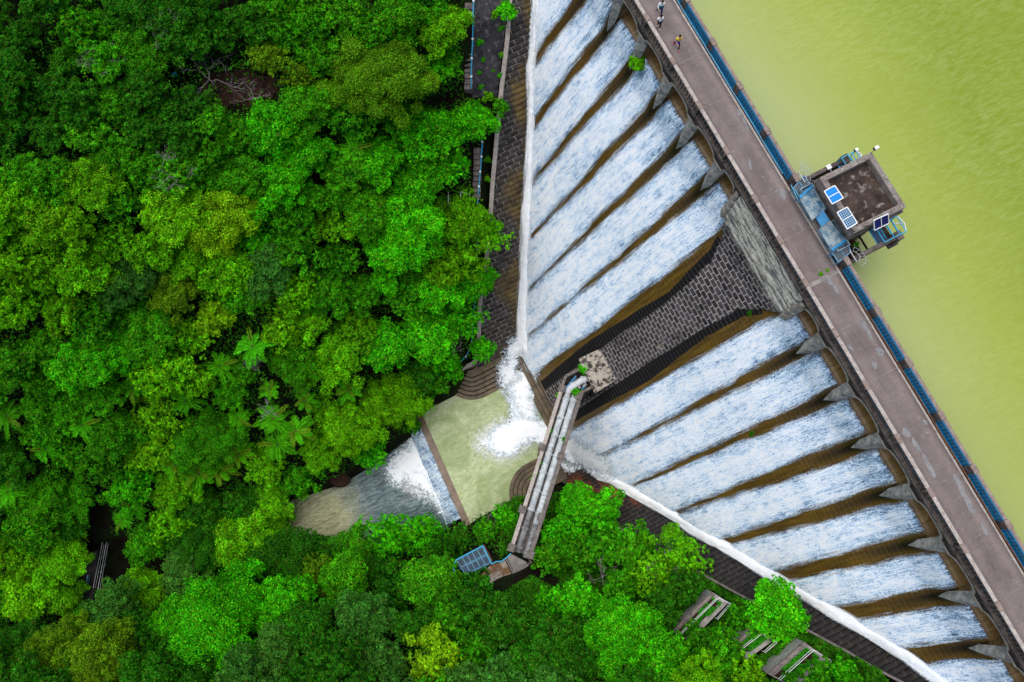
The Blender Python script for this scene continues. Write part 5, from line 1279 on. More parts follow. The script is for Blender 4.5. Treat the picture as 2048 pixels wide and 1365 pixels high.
for st_i, style in enumerate(('clumpy', 'fine', 'loose')):
    for R in SIZES:
        for var in range(2):
            sd = 100 * st_i + int(R * 10) + 1000 * var; v, f, q = crown_geo(R, style, sd); h = .9 * R + 1.6
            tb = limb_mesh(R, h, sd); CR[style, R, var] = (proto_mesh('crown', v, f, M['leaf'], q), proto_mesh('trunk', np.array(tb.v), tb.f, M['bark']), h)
PALM = []
for i in range(3):
    v, f, q = palm_geo(2.2, 900 + i); tb = MB(); tb.tube([(0, 0, -5.2), (.12, .05, -2.5), (0, 0, .1)], [.17, .13, .12], 8); PALM.append((proto_mesh('crown', v, f, M['leaf'], q), proto_mesh('trunk', np.array(tb.v), tb.f, M['bark']), 4.8))
CLS = {'D': (.013, .16, .004), 'G': (.024, .28, .003), 'S': (.020, .43, .003), 'L': (.082, .42, .003), 'Y': (.15, .43, .004), 'O': (.075, .24, .004), 'T': (.034, .20, .018), 'P': (.062, .40, .005)}
WORD = {'D': 'dark green', 'G': 'mid green', 'S': 'vivid green', 'L': 'yellow green', 'Y': 'yellow flecked', 'O': 'olive green', 'T': 'grey green', 'P': 'bright green'}
TREES = []      # dicts: px,py,r(px),cls,style,kind
def T(px, py, r, cls, style='clumpy', label=None, hmul=1.0): TREES.append(dict(px=px, py=py, r=r, cls=cls, style=style, label=label, kind='tree', hand=True, hmul=hmul))
T(762, 158, 104, 'O', 'fine', 'broad rounded olive tree, the widest crown in the upper forest')
T(850, 150, 44, 'S', 'loose', 'vivid climber crowned tree overlapping the big olive crown'); T(640, 112, 46, 'G'); T(615, 215, 62, 'G', 'fine'); T(885, 62, 58, 'L'); T(800, 28, 60, 'G'); T(700, 40, 52, 'G'); T(893, 128, 40, 'G', 'loose')
T(938, 250, 52, 'S', 'clumpy', 'vivid green tree leaning over the stairs between both blue handrails'); T(856, 268, 66, 'S'); T(760, 325, 58, 'S'); T(690, 335, 52, 'G', 'fine'); T(842, 352, 60, 'S'); T(902, 330, 45, 'S', 'loose')
T(930, 448, 70, 'L', 'loose', 'layered yellow green tree reaching over the coping beside the platform'); T(978, 462, 40, 'L', 'loose'); T(820, 440, 72, 'S'); T(732, 422, 58, 'G'); T(660, 452, 46, 'L', 'loose'); T(900, 530, 60, 'L', 'loose'); T(945, 562, 48, 'S'); T(865, 585, 55, 'S')
T(918, 640, 48, 'S', 'loose'); T(785, 500, 60, 'S'); T(858, 668, 58, 'S'); T(772, 690, 62, 'S'); T(790, 800, 62, 'L', 'fine', 'fine leaved yellow green tree by the upstream end of the weir'); T(705, 855, 66, 'L', 'fine'); T(842, 752, 40, 'D'); T(890, 718, 38, 'S', 'loose'); T(735, 905, 40, 'S', 'loose'); T(640, 905, 46, 'L', 'fine')
T(350, 425, 76, 'L', 'fine'); T(432, 440, 80, 'Y', 'fine', 'bright yellow green tree, palest crown at the middle of the forest'); T(222, 488, 50, 'L', 'loose'); T(370, 515, 55, 'L', 'fine'); T(530, 540, 62, 'T', 'fine', 'bluish grey green tree standing in the middle of the forest'); T(430, 632, 42, 'Y', 'fine'); T(480, 590, 46, 'G', 'fine'); T(585, 500, 50, 'G')
T(432, 1252, 98, 'S', 'clumpy', 'very large vivid rounded tree in the lower forest'); T(352, 1240, 55, 'S'); T(478, 1190, 62, 'S'); T(372, 1150, 56, 'T', 'fine'); T(228, 1225, 62, 'T', 'fine', 'dusky grey green tree just below the forest footbridge'); T(215, 1320, 86, 'O', 'fine', 'broad olive tree at the bottom edge below the footbridge'); T(120, 1290, 60, 'O', 'fine'); T(488, 1072, 66, 'L'); T(297, 1085, 48, 'G'); T(120, 1110, 66, 'L', 'fine'); T(58, 1180, 58, 'L'); T(130, 1190, 45, 'L'); T(60, 1050, 58, 'G')
T(562, 1128, 66, 'D'); T(838, 1068, 52, 'S', 'loose'); T(775, 1085, 58, 'S', 'loose', 'tall bushy tree with pale shoots rising in front of the stream'); T(710, 1110, 50, 'G'); T(862, 1165, 60, 'G'); T(730, 1240, 64, 'T', 'fine', 'grey green tree with a tan topped crown among the lower trees'); T(640, 1150, 45, 'O', 'loose'); T(872, 1318, 62, 'Y', 'loose', 'tree sprinkled with yellow leaves at the bottom edge'); T(955, 1200, 50, 'D'); T(1015, 1245, 66, 'D'); T(1102, 1302, 72, 'D', 'fine'); T(1250, 1282, 92, 'S', 'fine', 'large bright fine leaved tree at the bottom edge before the landings')
T(1160, 1015, 48, 'S'); T(1205, 1020, 40, 'S'); T(1125, 1065, 44, 'S', 'loose'); T(1210, 1090, 50, 'G', 'loose'); T(1160, 1110, 44, 'G', 'loose'); T(1355, 1110, 58, 'L', 'loose', 'spiky yellow green tree leaning over the lower coping'); T(1310, 1160, 52, 'L', 'loose'); T(1555, 1222, 62, 'S', 'clumpy', 'glossy dark leaved tree between the lower coping and the landings'); T(1275, 1105, 46, 'G'); T(970, 1062, 30, 'G', 'loose'); T(1010, 1035, 28, 'S', 'loose'); T(1030, 1060, 24, 'G', 'loose'); T(1400, 1290, 44, 'G'); T(1330, 1330, 60, 'S'); T(1440, 1335, 46, 'G'); T(1500, 1352, 36, 'L'); T(1160, 1200, 50, 'S', 'fine'); T(1240, 1175, 44, 'G', 'loose'); T(1090, 1215, 44, 'S', 'loose'); T(1012, 22, 22, 'S', 'clumpy', 'small round vivid tree on top of the coping at the upper edge'); T(1000, 215, 20, 'G', 'loose', 'tuft of long leaves spilling over the pale coping'); T(963, 700, 30, 'S', 'loose'); T(872, 764, 34, 'G', 'loose'); T(842, 798, 32, 'D', 'loose'); T(908, 744, 24, 'S', 'loose'); T(825, 850, 22, 'G', 'loose'); T(598, 960, 38, 'G'); T(545, 1000, 46, 'L'); T(645, 1104, 40, 'D'); T(690, 1160, 52, 'G'); T(920, 1075, 26, 'D'); T(890, 1105, 38, 'D', 'loose'); T(1640, 1345, 30, 'G', 'loose'); T(1690, 1348, 34, 'S', 'loose'); T(1480, 1235, 28, 'G', 'loose')
PALMS = [(505, 694, 50, 'tall palm with yellowing fronds, topmost of the palms'), (440, 732, 42, 'palm close below the yellow fronded one'), (538, 780, 30, 'small palm above the dense palm clump'), (612, 802, 34, 'small palm just beside the dense palm clump, toward the weir'), (265, 776, 40, 'lone palm between dark trees, with one yellow frond'), (371, 802, 38, 'lone palm with a pale dead frond hanging'), (476, 838, 36, 'palm with white dead frond, outer edge of the dense clump'), (545, 838, 46, 'palm at the top of the dense palm clump'), (592, 862, 46, 'palm on the stream side of the dense palm clump'), (556, 890, 46, 'palm at the bottom of the dense palm clump'), (165, 850, 46, 'big dark palm near the picture edge, upper of two'), (14, 832, 46, 'palm cut by the picture edge, upper one'), (92, 900, 36, 'small palm below the big dark palm'), (696, 782, 36, 'palm with tan dead fronds nearest to the pool'), (905, 0, 0, ''), (706, 300, 48, 'palm standing alone under the big olive tree'), (352, 930, 44, 'pale palm in the lower palm row, outermost'), (398, 948, 46, 'pale palm in the lower palm row, second in'), (440, 940, 44, 'pale palm in the lower palm row, third in'), (478, 908, 40, 'pale palm in the lower palm row, next to the dense clump'), (246, 1040, 30, 'little lime palm over the forest footbridge'), (16, 985, 44, 'palm cut by the picture edge, lower one'), (272, 1020, 30, 'deep green palm near the little lime palm')]
for px, py, r, lab in PALMS:
    if r: TREES.append(dict(px=px, py=py, r=r * .86, cls='P' if 340 > px or px > 490 or py < 850 else 'L', style='palm', label=lab, kind='palm', hand=True, hmul=1.0))
FOREST = [[(-70, -70), (948, -70), (928, 60), (926, 190), (945, 200), (985, 235), (960, 320), (945, 395), (1000, 440), (1000, 480), (965, 540), (955, 640), (948, 712), (905, 742), (850, 770), (838, 830), (790, 880), (745, 925), (690, 945), (650, 965), (610, 1005), (590, 1040), (610, 1068), (690, 1075), (750, 1045), (800, 1050), (850, 1030), (925, 1045), (990, 1015), (1040, 985), (1090, 985), (1130, 985), (1200, 985), (1232, 1045), (1300, 1085), (1400, 1140), (1480, 1190), (1560, 1230), (1640, 1275), (1760, 1340), (1830, 1440), (-70, 1440)]]
EXCL = [[(836, 835), (905, 762), (1000, 770), (1100, 880), (1040, 985), (1000, 1008), (930, 1038), (900, 1045), (850, 1022), (745, 1045), (690, 1064), (610, 1060), (590, 1036), (612, 1005), (660, 975), (720, 925), (800, 870)],
        [(1015, 1105), (1120, 770), (1170, 785), (1065, 1120)], [(902, 1140), (912, 1115), (968, 1085), (1000, 1118), (1024, 1102), (1060, 1118), (1120, 1158), (1112, 1176), (1062, 1150), (1000, 1188), (970, 1165)],
        [(1338, 1262), (1424, 1180), (1462, 1206), (1385, 1288)], [(1475, 1300), (1507, 1250), (1550, 1282), (1500, 1330)], [(1530, 1350), (1606, 1280), (1660, 1318), (1600, 1375)],
        [(405, 152), (470, 138), (550, 145), (555, 195), (480, 222), (420, 205)], [(926, -40), (1040, -40), (1005, 195), (926, 195)], [(942, 290), (985, 290), (980, 400), (940, 400)], [(892, 385), (945, 385), (940, 414), (892, 416)],
        [(186, 1000), (214, 1000), (222, 1070), (300, 1085), (290, 1128), (232, 1168), (165, 1205)]]
def edge_d(px, py, poly):
    d = 1e9
    for i in range(len(poly)):
        a = np.array(poly[i], float); b = np.array(poly[(i + 1) % len(poly)], float); ab = b - a; q = max(0, min(1, ((px - a[0]) * ab[0] + (py - a[1]) * ab[1]) / (ab @ ab))); d = min(d, math.hypot(px - a[0] - q * ab[0], py - a[1] - q * ab[1]))
    return -d if bool(inpoly(px, py, poly)) else d
FIELD = [(60, 60, 'D'), (200, 40, 'G'), (330, 60, 'D'), (150, 160, 'D'), (60, 250, 'D'), (250, 130, 'G'), (300, 220, 'D'), (120, 330, 'G'), (240, 330, 'G'), (480, 60, 'D'), (540, 40, 'G'), (560, 120, 'O'), (480, 290, 'G'), (560, 330, 'S'), (620, 380, 'G'), (60, 430, 'L'), (150, 420, 'L'), (290, 480, 'L'), (100, 560, 'L'), (30, 600, 'L'), (200, 600, 'G'), (270, 560, 'T'), (330, 620, 'O'), (560, 620, 'L'), (640, 560, 'G'), (700, 600, 'G'), (650, 680, 'L'), (720, 520, 'S'), (60, 700, 'G'), (160, 720, 'S'), (300, 700, 'G'), (360, 700, 'L'), (600, 740, 'G'), (680, 720, 'L'), (240, 830, 'G'), (320, 850, 'L'), (420, 840, 'G'), (100, 800, 'G'), (30, 930, 'D'), (200, 920, 'G'), (280, 950, 'S'), (330, 1010, 'L'), (400, 1030, 'D'), (560, 950, 'L'), (620, 900, 'L'), (30, 1110, 'L'), (80, 1240, 'G'), (30, 1320, 'D'), (330, 1330, 'D'), (560, 1210, 'S'), (600, 1290, 'D'), (540, 1320, 'T'), (680, 1330, 'D'), (780, 1310, 'T'), (800, 1230, 'D'), (950, 1290, 'G'), (1000, 1330, 'T'), (920, 1120, 'G'), (1180, 1340, 'D'), (1380, 1350, 'L'), (1300, 1220, 'D'), (1420, 1250, 'G'), (1500, 1230, 'G'), (1640, 1320, 'G'), (840, 30, 'G'), (900, 20, 'L')]
def field_cls(px, py):
    d = sorted((math.hypot(px - x, py - y) * random.uniform(.7, 1.4), c) for x, y, c in FIELD); return d[0][1]
grid_seen = [(t['px'], t['py'], t['r']) for t in TREES]
GS = np.zeros((600, 3)); ng = len(grid_seen); GS[:ng] = grid_seen
tries = 0
while tries < 24000 and len(TREES) < 318:
    tries += 1; px = random.uniform(-50, 1780); py = random.uniform(-50, 1415)
    r = random.choice((44, 48, 52, 56, 62, 68)) * (1.0 if tries < 6000 else (.8 if tries < 15000 else .6))
    if (np.hypot(GS[:ng, 0] - px, GS[:ng, 1] - py) < .58 * (r + GS[:ng, 2])).any(): continue
    if not inpoly(px, py, FOREST[0]): continue
    if edge_d(px, py, FOREST[0]) > -.5 * r: continue
    if any(edge_d(px, py, e) < .72 * r for e in EXCL): continue
    GS[ng] = (px, py, r); ng += 1; TREES.append(dict(px=px, py=py, r=r, cls=field_cls(px, py), style=random.choice(('clumpy', 'fine', 'loose', 'fine', 'fine', 'loose')), label=None, kind='tree', hand=False, hmul=random.uniform(.8, 1.2)))
LM = [(943, 90, 'the upper stairs'), (955, 345, 'the lower stairs'), (915, 402, 'the slatted platform'), (460, 185, 'the brown clearing'), (762, 158, 'the broad olive tree'), (432, 440, 'the palest crown'), (530, 540, 'the bluish grey tree'), (560, 860, 'the dense palm clump'), (505, 694, 'the yellow fronded palm'), (265, 776, 'the lone palm'), (415, 940, 'the pale palm row'), (870, 930, 'the weir'), (650, 1020, 'the murky stream bend'), (185, 1110, 'the forest footbridge'), (300, 1110, 'the black footbridge gap'), (432, 1252, 'the very large vivid tree'), (215, 1320, 'the bottom olive tree'), (730, 1240, 'the tan topped tree'), (945, 1120, 'the blue railed tank'), (1085, 1150, 'the terrace steps'), (1250, 1282, 'the big bright bottom tree'), (1400, 1235, 'the uppermost railed landing'), (1500, 1290, 'the middle railed landing'), (1595, 1330, 'the lowest railed landing'), (1140, 960, 'the pipe bridge'), (955, 640, 'the stepped abutment'), (0, 0, 'the upper left corner'), (0, 420, 'the mid left edge'), (0, 660, 'the edge above the palms'), (165, 850, 'the big dark palm'), (0, 1365, 'the lower left corner'), (349, 148, 'the blue scrap'), (706, 300, 'the palm under olive'), (352, 330, 'the bare forked branch'), (220, 0, 'the upper frame edge'), (600, 0, 'the frame above the clearing'), (850, 1365, 'the yellow sprinkled tree'), (1102, 1302, 'the speckled dark tree')]
def octant(dx, dy): return ['right of', 'lower right of', 'below', 'lower left of', 'left of', 'upper left of', 'above', 'upper right of'][int(((math.degrees(math.atan2(dy, dx)) + 382.5) % 360) // 45)]
need = [t for t in TREES if not t['label']]
bk = {}
for t in need:
    d, lx, ly, nm = min((math.hypot(t['px'] - x, t['py'] - y), x, y, n) for x, y, n in LM); t['d'] = d
    rel = 'right at' if d < 26 else octant(t['px'] - lx, t['py'] - ly)
    sz = 'small' if t['r'] < 36 else ('medium' if t['r'] < 52 else 'large'); tex = {'clumpy': 'clumped', 'fine': 'fine leaved', 'loose': 'loose'}[t['style']]
    t['base'] = (sz, WORD[t['cls']], tex, rel, nm); bk.setdefault(t['base'], []).append(t)
for base, lst in bk.items():
    lst.sort(key=lambda t: t['d']); sz, cw, tex, rel, nm = base
    for i, t in enumerate(lst):
        pre = '' if len(lst) == 1 else (ordn(i) + ' ')
        t['label'] = f'{pre}{sz} {cw} {tex} tree {rel} {nm}'.strip() if len(lst) == 1 else f'{sz} {cw} {tex} tree {rel} {nm}, {ordn(i)} out'
def place_tree(d):
    px, py, r = d['px'], d['py'], d['r']
    base = rg(px, py, 4.0); R = r * mpp(base); 
    if d['style'] == 'palm': proto = random.choice(PALM); R0 = 2.2
    else:
        R0 = min(SIZES, key=lambda q: abs(q / R - 1)); proto = CR[d['style'], R0, random.randrange(2)]
    sc = R / R0; h = proto[2] * sc * d['hmul']; h = max(h, .55 * R)
    c = rg(px, py, h); R = r * mpp(c); sc = R / R0
    root = thing('palm_tree' if d['kind'] == 'palm' else 'tree', d['label'], 'palm' if d['kind'] == 'palm' else 'tree', (c[0], c[1], c[2] - h), 'palms in the forest' if d['kind'] == 'palm' else 'trees of the wooded hillside')
    for nm, me, in (('crown', proto[0]), ('trunk', proto[1])):
        o = bpy.data.objects.new(nm, me); COL.objects.link(o); o.parent = root; o.location = (0, 0, h); o.scale = (sc, sc, sc * (random.uniform(.85, 1.1) if nm == 'crown' else 1)); o.rotation_euler = (random.uniform(-.12, .12) if nm == 'crown' else 0, random.uniform(-.12, .12) if nm == 'crown' else 0, random.uniform(0, 6.28))
        if nm == 'crown':
            k = CLS[d['cls']]; j = random.uniform(.85, 1.2); o.color = (k[0] * j * random.uniform(.85, 1.15), k[1] * j, k[2] * j, 1)
    return root
for d in TREES: place_tree(d)
# small plants that grow on the structures
def plant(px, z, r, cls, label, style='clumpy', name='shrub', grp=None):
    P = at(*px, z) if z is not None else rg(*px, .15); R = r * mpp(P); R0 = 1.0; me = CR[style, 1.0, random.randrange(2)][0]
    root = thing(name, label, 'plant', (P[0], P[1], P[2] - R * .3), grp); o = bpy.data.objects.new('foliage', me); COL.objects.link(o); o.parent = root; o.location = (0, 0, R * .3); s = R / R0; o.scale = (s, s, s * .8); o.rotation_euler = (0, 0, random.uniform(0, 6.28)); k = CLS[cls]; o.color = (*[x * random.uniform(.9, 1.15) for x in k], 1)
h = face_hit([1274], [127])[0]
plant((1274, 124), -4.6, 19, 'L', 'orange tinged bush growing on a pier of the spillway')
for px, z, r, cls, lab in [((1605, 569), -.3, 9, 'S', 'green tuft on the lower corner of the dry stone panel'), ((1502, 420), -.3, 5, 'S', 'tiny green tuft on the upper corner of the dry stone panel'), ((1714, 763), -.2, 4, 'S', 'tiny green tuft by a parapet foot above the falls'), ((1168, 738), BZ + .8, 12, 'S', 'leafy shrub beside the valve chamber roof'), ((1152, 784), BZ + .6, 10, 'S', 'leafy shrub at the head of the pipe bridge'), ((1117, 790), BZ, 6, 'L', 'yellowish weed outside the pipe bridge head'), ((1101, 862), BZ + .4, 5, 'G', 'narrow weed along the pool side girder'), ((1126, 877), BZ + .4, 6, 'G', 'narrow weed along the dam side girder'), ((1080, 925), BZ + .3, 6, 'G', 'weed hanging at mid length of the pipe bridge'), ((1070, 948), BZ + .3, 6, 'G', 'dark weed low on the pool side girder'), ((1712, 490), -.1, 7, 'D', 'dark weed in the sump beside the tower'), ((1642, 548), .05, 5, 'L', 'grass tuft in the road expansion strip'), ((1655, 541), .05, 4, 'L', 'small grass tuft at the road edge by the strip'), ((1503, 868), -12.5, 6, 'D', 'little dark plant stuck in the brown streak between two falls'), ((1499, 627), -7.4, 6, 'D', 'little dark plant under the dry stone panel'), ((1065, 960), BZ, 5, 'S', 'small weed at the round steps side of the bridge')]:
    plant(px, z, r, cls, lab, random.choice(('clumpy', 'loose')))
for i, (x, y, r, lab) in enumerate([(958, 84, 9, 'upper fern tuft beside the blue handrail'), (966, 118, 7, 'fern tuft in the middle of the rock slope'), (990, 28, 10, 'fern tuft under the small round tree'), (958, 145, 6, 'lower fern tuft beside the blue handrail'), (1003, 55, 9, 'reedy tuft against the pale coping, upper'), (1001, 108, 7, 'reedy tuft against the pale coping, middle'), (997, 150, 7, 'reedy tuft against the pale coping, lower'), (985, 142, 5, 'tiny yellow tuft on the rock slope'), (975, 190, 16, 'bushy fern at the foot of the rock slope'), (962, 172, 7, 'orange brown fern low on the rock slope'), (975, 320, 8, 'fern beside the lower blue handrail'), (975, 358, 7, 'fern between the lower stairs and the coping')]):
    plant((x, y), None, r, ('S', 'G', 'L')[i % 3], lab, 'loose', 'fern', 'ferns around the rock slope')
# undergrowth: countless leaves on the forest floor
ux = RNG.uniform(-60, 1820, 190000); uy = RNG.uniform(-60, 1420, 190000)
xx = RNG.uniform(1000, 1820, 110000); xy = RNG.uniform(980, 1420, 110000); ux = np.r_[ux, xx]; uy = np.r_[uy, xy]; ok = inpoly(ux, uy, FOREST[0])
for e in EXCL[:6] + EXCL[7:]: ok &= ~inpoly(ux, uy, e)
ok &= ~(inpoly(ux, uy, EXCL[6]) & (RNG.random(len(ux)) < .8))
ux, uy = ux[ok], uy[ok]; keep = np.where((ux > 960) & (uy > 1020), True, RNG.random(len(ux)) < .8); ux, uy = ux[keep], uy[keep]
hh = fbm(ux * .05, uy * .05, 77, 3); sel = (hh > .30) | (ux > 1000); ux, uy, hh = ux[sel], uy[sel], hh[sel]; n = len(ux)
hP = ray_ground(ux, uy, .1 + np.where((ux > 960) | inpoly(ux, uy, EXCL[6]), np.clip(hh - .3, 0, 1) * 2.6, np.clip(hh - .25, 0, 1) * 9) * RNG.random(n) ** .4); N = unit(RNG.normal(size=(n, 3)) * .5 + np.array([0, 0, 1.0]))
v, f = quads(hP, N, np.where(ux > 960, .30, .24) * RNG.uniform(.7, 1.4, n), .16 * RNG.uniform(.8, 1.2, n), RNG); q = np.stack([RNG.uniform(.5, 1.4, n) * (.5 + hh), RNG.normal(0, .4, n), np.where(RNG.random(n) < .02, .7, 0)], 1)
ug = tag(mk('undergrowth', v, f, M['leaf'], colattr=np.repeat(q, 4, 0)), 'dark leafy undergrowth between the trees', kind='stuff'); ug.color = (.03, .20, .005, 1)
# green growth in the landing beds
for i, (th, fn, z) in enumerate(LAND):
    n = 1500; a_, b2 = RNG.uniform(.05, .92, n), RNG.uniform(.20, .74, n); cover = fbm(a_ * 6 + i * 9, b2 * 4, 5, 3); k = cover > (.48, .28, .36)[i]; Pq = np.array([fn(x, y, .06) for x, y in zip(a_[k], b2[k])]); n = len(Pq); Pq[:, 2] += RNG.uniform(0, .25, n)
    v, f = quads(Pq, unit(RNG.normal(size=(n, 3)) * .5 + [0, 0, 1.0]), .24, .13, RNG); o = mk('ground_cover', v, f, M['leaf'], th, colattr=np.repeat(np.stack([RNG.uniform(.7, 1.4, n), RNG.normal(0, .3, n), 0 * a_[:n]], 1), 4, 0)); o.color = (.03, .30, .01, 1); o['kind'] = 'stuff'
# reddish leaf litter in the clearing
cx_, cy_ = np.meshgrid(np.linspace(390, 590, 90), np.linspace(120, 240, 60), indexing='ij'); g = ray_ground(cx_.ravel(), cy_.ravel(), .12); tq_, sq_ = TS(g); g[:, 2] += .5 * (fbm(tq_, sq_, 61) - .5)
ff = grid_faces(90, 60); okc = inpoly(cx_.ravel() + 90 * (fbm(cx_.ravel() * .06, cy_.ravel() * .06, 8) - .5), cy_.ravel() + 60 * (fbm(cx_.ravel() * .06, cy_.ravel() * .06, 9) - .5), EXCL[6]); ff = ff[okc[ff].all(1)]
tag(mk('bare_earth', g, ff, M['litter'], smooth=True), 'reddish brown bare earth of the forest clearing', kind='structure')
# leafless trees
def bare_tree(px, h, size, label, seed, lean=(0, 0)):
    base = rg(px[0], px[1], 0); top = rg(px[0], px[1], h); r = random.Random(seed); th = thing('bare_tree', label, 'bare tree', (top[0], top[1], top[2] - h), 'leafless trees and branches in the forest')
    b = MB(); b.tube([(top[0], top[1], top[2] - h - .3), (top[0] + .1, top[1], top[2] - h * .4), top], [.08, .06, .035], 6); b.build('trunk', M['branch_grey'], th, True); b = MB()
    def grow(p, d, L, rad, n):
        pts = [p]; q = np.array(p, float); dd = np.array(d, float)
        for i in range(4):
            dd = dd + np.array([r.gauss(0, .28), r.gauss(0, .28), r.gauss(.02, .16)]); dd /= np.linalg.norm(dd); q = q + dd * L / 4; pts.append(q.copy())
            if n > 0 and i > 0:
                for _ in range(2 if r.random() < .6 else 1): grow(q, dd + np.array([r.gauss(0, .7), r.gauss(0, .7), r.gauss(.1, .25)]), L * r.uniform(.45, .7), rad * .55, n - 1)
        b.tube(pts, [rad, rad * .85, rad * .7, rad * .55, rad * .3], 5)
    for i in range(5):
        an = i * 1.256 + r.uniform(-.4, .4); grow(top - np.array([0, 0, r.uniform(0, .6)]), (math.cos(an) + lean[0], math.sin(an) + lean[1], .35), size * r.uniform(.6, 1.0), .032, 2)
    b.build('branch', M['branch_grey'], th)
bare_tree((418, 158), 2.6, 2.6, 'tangled bare grey tree at the edge of the brown clearing', 5, (.2, .3)); bare_tree((505, 195), 1.6, 1.4, 'small bare tree inside the brown clearing', 6); bare_tree((356, 340), 5.0, 1.8, 'bare forked grey branch standing clear in mid forest', 8)
bare_tree((205, 122), 5.2, 1.6, 'thin bare branch near the upper left corner', 9); bare_tree((333, 55), 4.6, 1.6, 'thin bare branches in the dark upper forest', 10); bare_tree((530, 820), 4.2, 1.0, 'small dead branches beside the dense palm clump', 11); bare_tree((912, 668), 3.4, 1.7, 'bare twigs over the blue handrail by the stepped corner', 12); bare_tree((1005, 1032), 1.6, 1.5, 'dead pale branches by the pool outlet', 13); bare_tree((1330, 1135), 4.5, 1.9, 'bare twigs in the spiky tree over the lower coping', 14); bare_tree((1205, 1155), 2.6, 1.4, 'small grey dead shrub above the bright bottom tree', 15); bare_tree((505, 722), 4.0, .9, 'pale dead fronds under the yellow fronded palm', 16)
# ------------------------------------------------------------------ three walkers on the road
def skinned(pts, edges, rad, root=0, sub=1):
    me = bpy.data.meshes.new('tmp'); me.from_pydata([tuple(p) for p in pts], edges, []); o = bpy.data.objects.new('tmp', me); COL.objects.link(o)
    s = o.modifiers.new('s', 'SKIN'); s.use_smooth_shade = True; sv = me.skin_vertices[0].data if me.skin_vertices else None
    if sv is None:
        bm = bmesh.new(); bm.from_mesh(me); bm.verts.layers.skin.verify(); bm.to_mesh(me); bm.free(); sv = me.skin_vertices[0].data
    for i, r in enumerate(rad): sv[i].radius = (r, r) if not hasattr(r, '__len__') else r; sv[i].use_root = (i == root)
    d = o.modifiers.new('d', 'SUBSURF'); d.levels = sub; d.render_levels = sub
    dg = bpy.context.evaluated_depsgraph_get(); dg.update(); ev = o.evaluated_get(dg); m2 = ev.to_mesh(); vs = np.array([v.co[:] for v in m2.vertices]); fs = [tuple(p.vertices) for p in m2.polygons]; ev.to_mesh_clear()
    bpy.data.objects.remove(o); bpy.data.meshes.remove(me); return vs, fs
